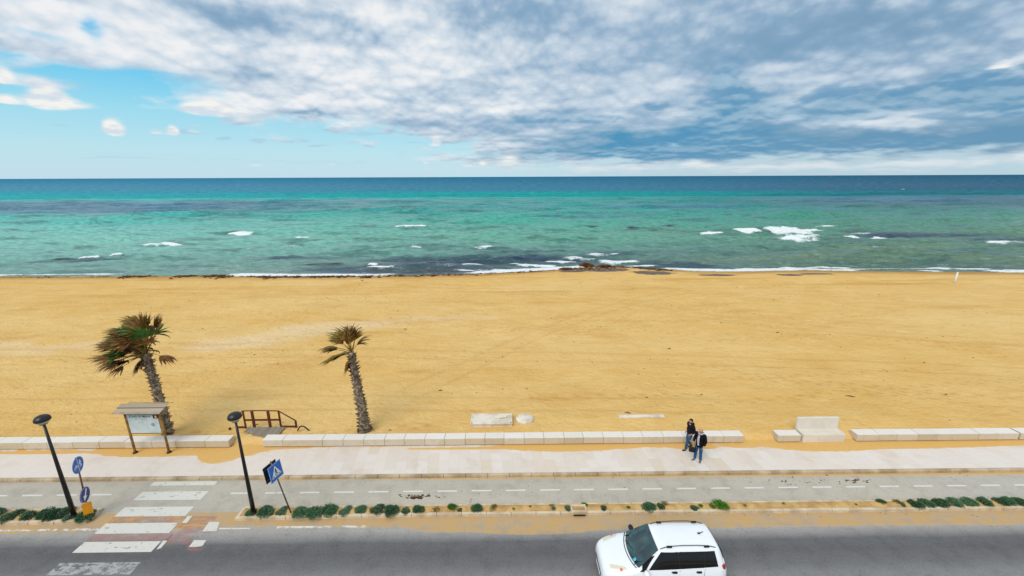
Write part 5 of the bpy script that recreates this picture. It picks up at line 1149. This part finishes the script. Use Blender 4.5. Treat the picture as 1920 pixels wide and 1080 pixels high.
# ---------------------------------------------------------------- beach pole, boats, weed, litter
def extras():
    x,y=at(1790,529,-.6); z=sand_z(x,y); b=B(); b.tube([(0,0,0),(.05,0,1.5)],[.10,.09],8); b.lathe((.05,0,1.5),[(.09,0),(.12,.02),(.1,.08),(0,.1)],8); o=b.build('beach_pole',M_SWHITE); o.location=(x,y,z-.1); tag(o,'thin white pole standing in sand near the waterline, at the far right','pole')
    # far boats
    mh=simple('hull_grey',(150,140,130),(120,112,104),.4,.6)
    for px,sc,lb in ((147,1.,'tiny sailing boat with a bare mast on the far left of the horizon'),(1556,1.5,'tiny low boat with a mast on the right of the horizon')):
        d=3200.; x,_=aty(px,332,d); r=empty('boat',(x,d,SEA_Z),lb,'boat')
        P=[]
        for t,w,zb in ((-9*sc,1.2,1.6),(-7*sc,2.2,0),(0,2.8,-.4),(6*sc,1.8,0),(10*sc,.1,1.2)): P.append([(t,-w,2.6),(t,-w*.6,zb),(t,w*.6,zb),(t,w,2.6)])
        b=B(); b.grid(P,close=True); b.build('hull',mh,r); b=B(); b.box((-1,0,3.6),(7,3,2.2),bev=.3); b.build('cabin',mh,r,flat=True); b=B(); b.tube([(1,0,2.5),(1,0,13.)],[.35,.2],6); b.build('mast',mh,r)
    # banks of washed-up seaweed along the waterline
    mw,g=newmat('washed_up_weed'); v=g.pos(); c=g.ramp(g.noise(v,1.4,6.,.65),[(.3,lin((48,30,20))),(.5,lin((84,54,30))),(.7,lin((126,88,48)))]); setp(g,col=c,rough=.95,spec=.1,normal=g.bump(g.noise(v,5.,5.,.7),1.,.1))
    rnd=np.random.RandomState(17); V=[];F=[]
    def bank(px0,px1,pyf,dens,wd,dy=0.):
        xa,_=at(px0,pyf,SEA_Z); xb,_=at(px1,pyf,SEA_Z); n=int((xb-xa)*dens)
        for i in range(n):
            X_=rnd.uniform(xa,xb); k=fbm(np.array([X_*.35]),np.array([3.3+dy]),4,8,.6)[0]
            if k<.34: continue
            ww=wd*(k-.28)*5; Y_=float(shore(np.array([X_]))[0])-dy+rnd.normal(0,.45)*ww; z=sand_z(X_,Y_); s_=rnd.uniform(.10,.34); a=rnd.uniform(0,PI); hh=rnd.uniform(.03,.14)*min(1.,ww)
            j=len(V); n_=6
            for q in range(n_): t=2*PI*q/n_; rr=s_*rnd.uniform(.6,1.2); V.append((X_+1.7*rr*math.cos(t),Y_+rr*math.sin(t),z-.02))
            V.append((X_,Y_,z+hh)); F.extend([(j+q,j+(q+1)%n_,j+n_) for q in range(n_)])
    bank(-60,260,518,6,.35,.5); bank(235,700,517,44,1.1,.1); bank(560,880,517,12,.6,.3); bank(880,1080,508,8,.5,.4); bank(1075,1250,502,20,1.1,.6)
    me=bpy.data.meshes.new('seaweed'); me.from_pydata(V,[],F); me.materials.append(mw); o=link('seaweed',me); tag(o,'dark brown seaweed washed up in a ragged line along the waterline','seaweed',kind='stuff')
    # rocky weed mounds at the point and flat wet patches
    for px,py,hw,hh,z_,lb in ((1099,497,12,.45,.3,'dark weed-covered rock breaking the surf at the sandy point'),(1134,498,10,.25,.2,'smaller dark rock in the surf, just right of the weedy rock'),(1062,503,12,.2,.1,'low dark rock left of the sandy point, at the edge of the foam')):
        x,y=at(px,py+2,SEA_Z); x2,_=at(px+hw,py,SEA_Z); R0=x2-x; me=bpy.data.meshes.new('rock'); bm=bmesh.new(); bmesh.ops.create_icosphere(bm,subdivisions=4,radius=1.)
        for v_ in bm.verts:
            n_=mnoise.noise(v_.co*2.3+Vector((px,0,0)))*.35+mnoise.noise(v_.co*6.+Vector((px,0,0)))*.15; v_.co*=1+n_; v_.co.x*=R0; v_.co.y*=R0*.55; v_.co.z*=hh
        bm.to_mesh(me); bm.free(); me.materials.append(mw); o=link('rock',me); o.location=(x,y,max(SEA_Z,sand_z(x,y))+.05); tag(o,lb,'rock')
    mp,g=newmat('wet_weed_film'); v=g.pos(); n=g.noise(g.vm('MULTIPLY',v,(.6,2.,0.)),1.6,7.,.68); setp(g,col=g.mix(g.mr(g.noise(v,3.,4.),.4,.6),lin((92,78,72)),lin((118,100,84))),rough=.6,spec=.3,alpha=g.mr(g.add(g.attr('core'),g.mul(g.sub(n,.5),2.2)),.35,.62))
    for i,(px,py,hx,hy,lb) in enumerate(((1130,506,52,5,'grey-brown weed patch on the sand just below the point'),(1225,513,42,5,'grey wet weed patch right of the sandy point'),(1345,517,38,3,'thin brown weed streak on the sand in front of the dark water'),(1480,516.5,26,2.6,'small grey puddle-like weed patch on the beach, right of the thin streak'),(1530,514,34,2.2,'fine brown weed streak near the waterline, furthest right'),(1075,508,26,3,'small brown weed patch left of the point'))):
        cx,cy=at(px,py,-.85); x2,_=at(px+hx,py,-.85); y2=at(px,py-hy,-.85)[1]; y1=at(px,py+hy,-.85)[1]; ax=(x2-cx)*1.3; ay=(y2-y1)/2*1.3
        N=26; us=np.linspace(-1,1,N); U,W_=np.meshgrid(us,np.linspace(-1,1,9)); X_=cx+U*ax; Y_=cy+W_*ay; Z_=sand_h(X_,Y_)+.022; core=1.1-1.25*(U**2+W_**2)
        o=npmesh('weed_patch',np.stack([X_.ravel(),Y_.ravel(),Z_.ravel()],1),gridfaces(9,N),mp,{'core':core}); tag(o,lb,'seaweed','flat weed patches on the beach')
    # driftwood sticks and clumps
    md=simple('driftwood',(84,60,38),(54,38,26),5.,.9)
    for px,py,L,a,lb in ((1594,744,.55,-.3,'thin dark stick on bare sand above the white bench'),(1177,776,.35,-.3,'short dark stick just above the buried pale beam'),(826,733,.25,.1,'small dark twig on sand above and left of the rectangular slab'),(1255,655,.3,0.,'small dark lump of driftwood in the middle of the right half of the beach'),(1458,624,.3,.2,'tiny dark twig far out on the beach above the white bench'),(760,617,.3,.1,'tiny dark twig on sand to the upper right of the sparse palm')):
        x,y=at(px,py,.1); z=sand_z(x,y); x,y=at(px,py,z); b=B(); p=[(-L*.5,0,.02),(-L*.1,.02,.05),(L*.2,-.01,.04),(L*.5,.03,.03)]; b.tube(p,[.012,.025,.022,.008],6); b.tube([(0,.01,.04),(L*.18,.1,.08)],[.012,.005],5); o=b.build('stick',md); o.location=(x,y,sand_z(x,y)); o.rotation_euler=(0,0,a); tag(o,lb,'stick')
    # crumbs of dry weed over beach and lane: too many to count
    rr=np.random.RandomState(23); V=[];F=[]
    def crumb(x,y,z,s):
        j=len(V); n_=5
        for q in range(n_): t=2*PI*q/n_; r_=s*rr.uniform(.5,1.2); V.append((x+1.6*r_*math.cos(t),y+r_*math.sin(t),z))
        V.append((x,y,z+s*.6)); F.extend([(j+q,j+(q+1)%n_,j+n_) for q in range(n_)])
    def scatter(px,py,rx,ry,n,s0,s1,zf):
        for _ in range(n):
            a,b_=rr.normal(px,rx),rr.normal(py,ry); 
            z=zf if zf is not None else 0.; x,y=at(a,b_,z)
            if zf is None:
                if y<19.3 or y>58: continue
                z=sand_z(x,y)
            crumb(x,y,z-.002,rr.uniform(s0,s1))
    scatter(790,930,22,2.,30,.02,.06,.0); scatter(779,933,8,.6,14,.05,.11,.0); scatter(1500,905,50,6,26,.02,.05,0.); scatter(1610,902,14,3,14,.03,.08,0.); scatter(900,925,160,10,26,.01,.03,0.); scatter(1700,905,120,12,22,.01,.03,0.)
    scatter(700,896,400,2.5,60,.01,.03,0.); scatter(1500,884,260,2,40,.01,.03,0.)
    scatter(960,1025,700,22,90,.008,.022,0.); scatter(1400,965,500,4,60,.01,.03,0.)
    for _ in range(800):
        x=rr.uniform(-50,52); y=rr.uniform(19.3,56); k=fbm(np.array([x*.12]),np.array([y*.2]),3,44)[0]
        if rr.rand()<(k-.38)*3.2: crumb(x,y,sand_z(x,y)-.004,rr.uniform(.012,.05)*(1+y*.012))
    me=bpy.data.meshes.new('dry_weed_crumbs'); me.from_pydata(V,[],F); me.materials.append(simple('dry_weed',(96,70,40),(58,42,28),.7,.95,obj=False)); o=link('dry_weed_crumbs',me); tag(o,'small brown crumbs of dry weed and litter scattered over sand and asphalt','litter',kind='stuff')
extras()
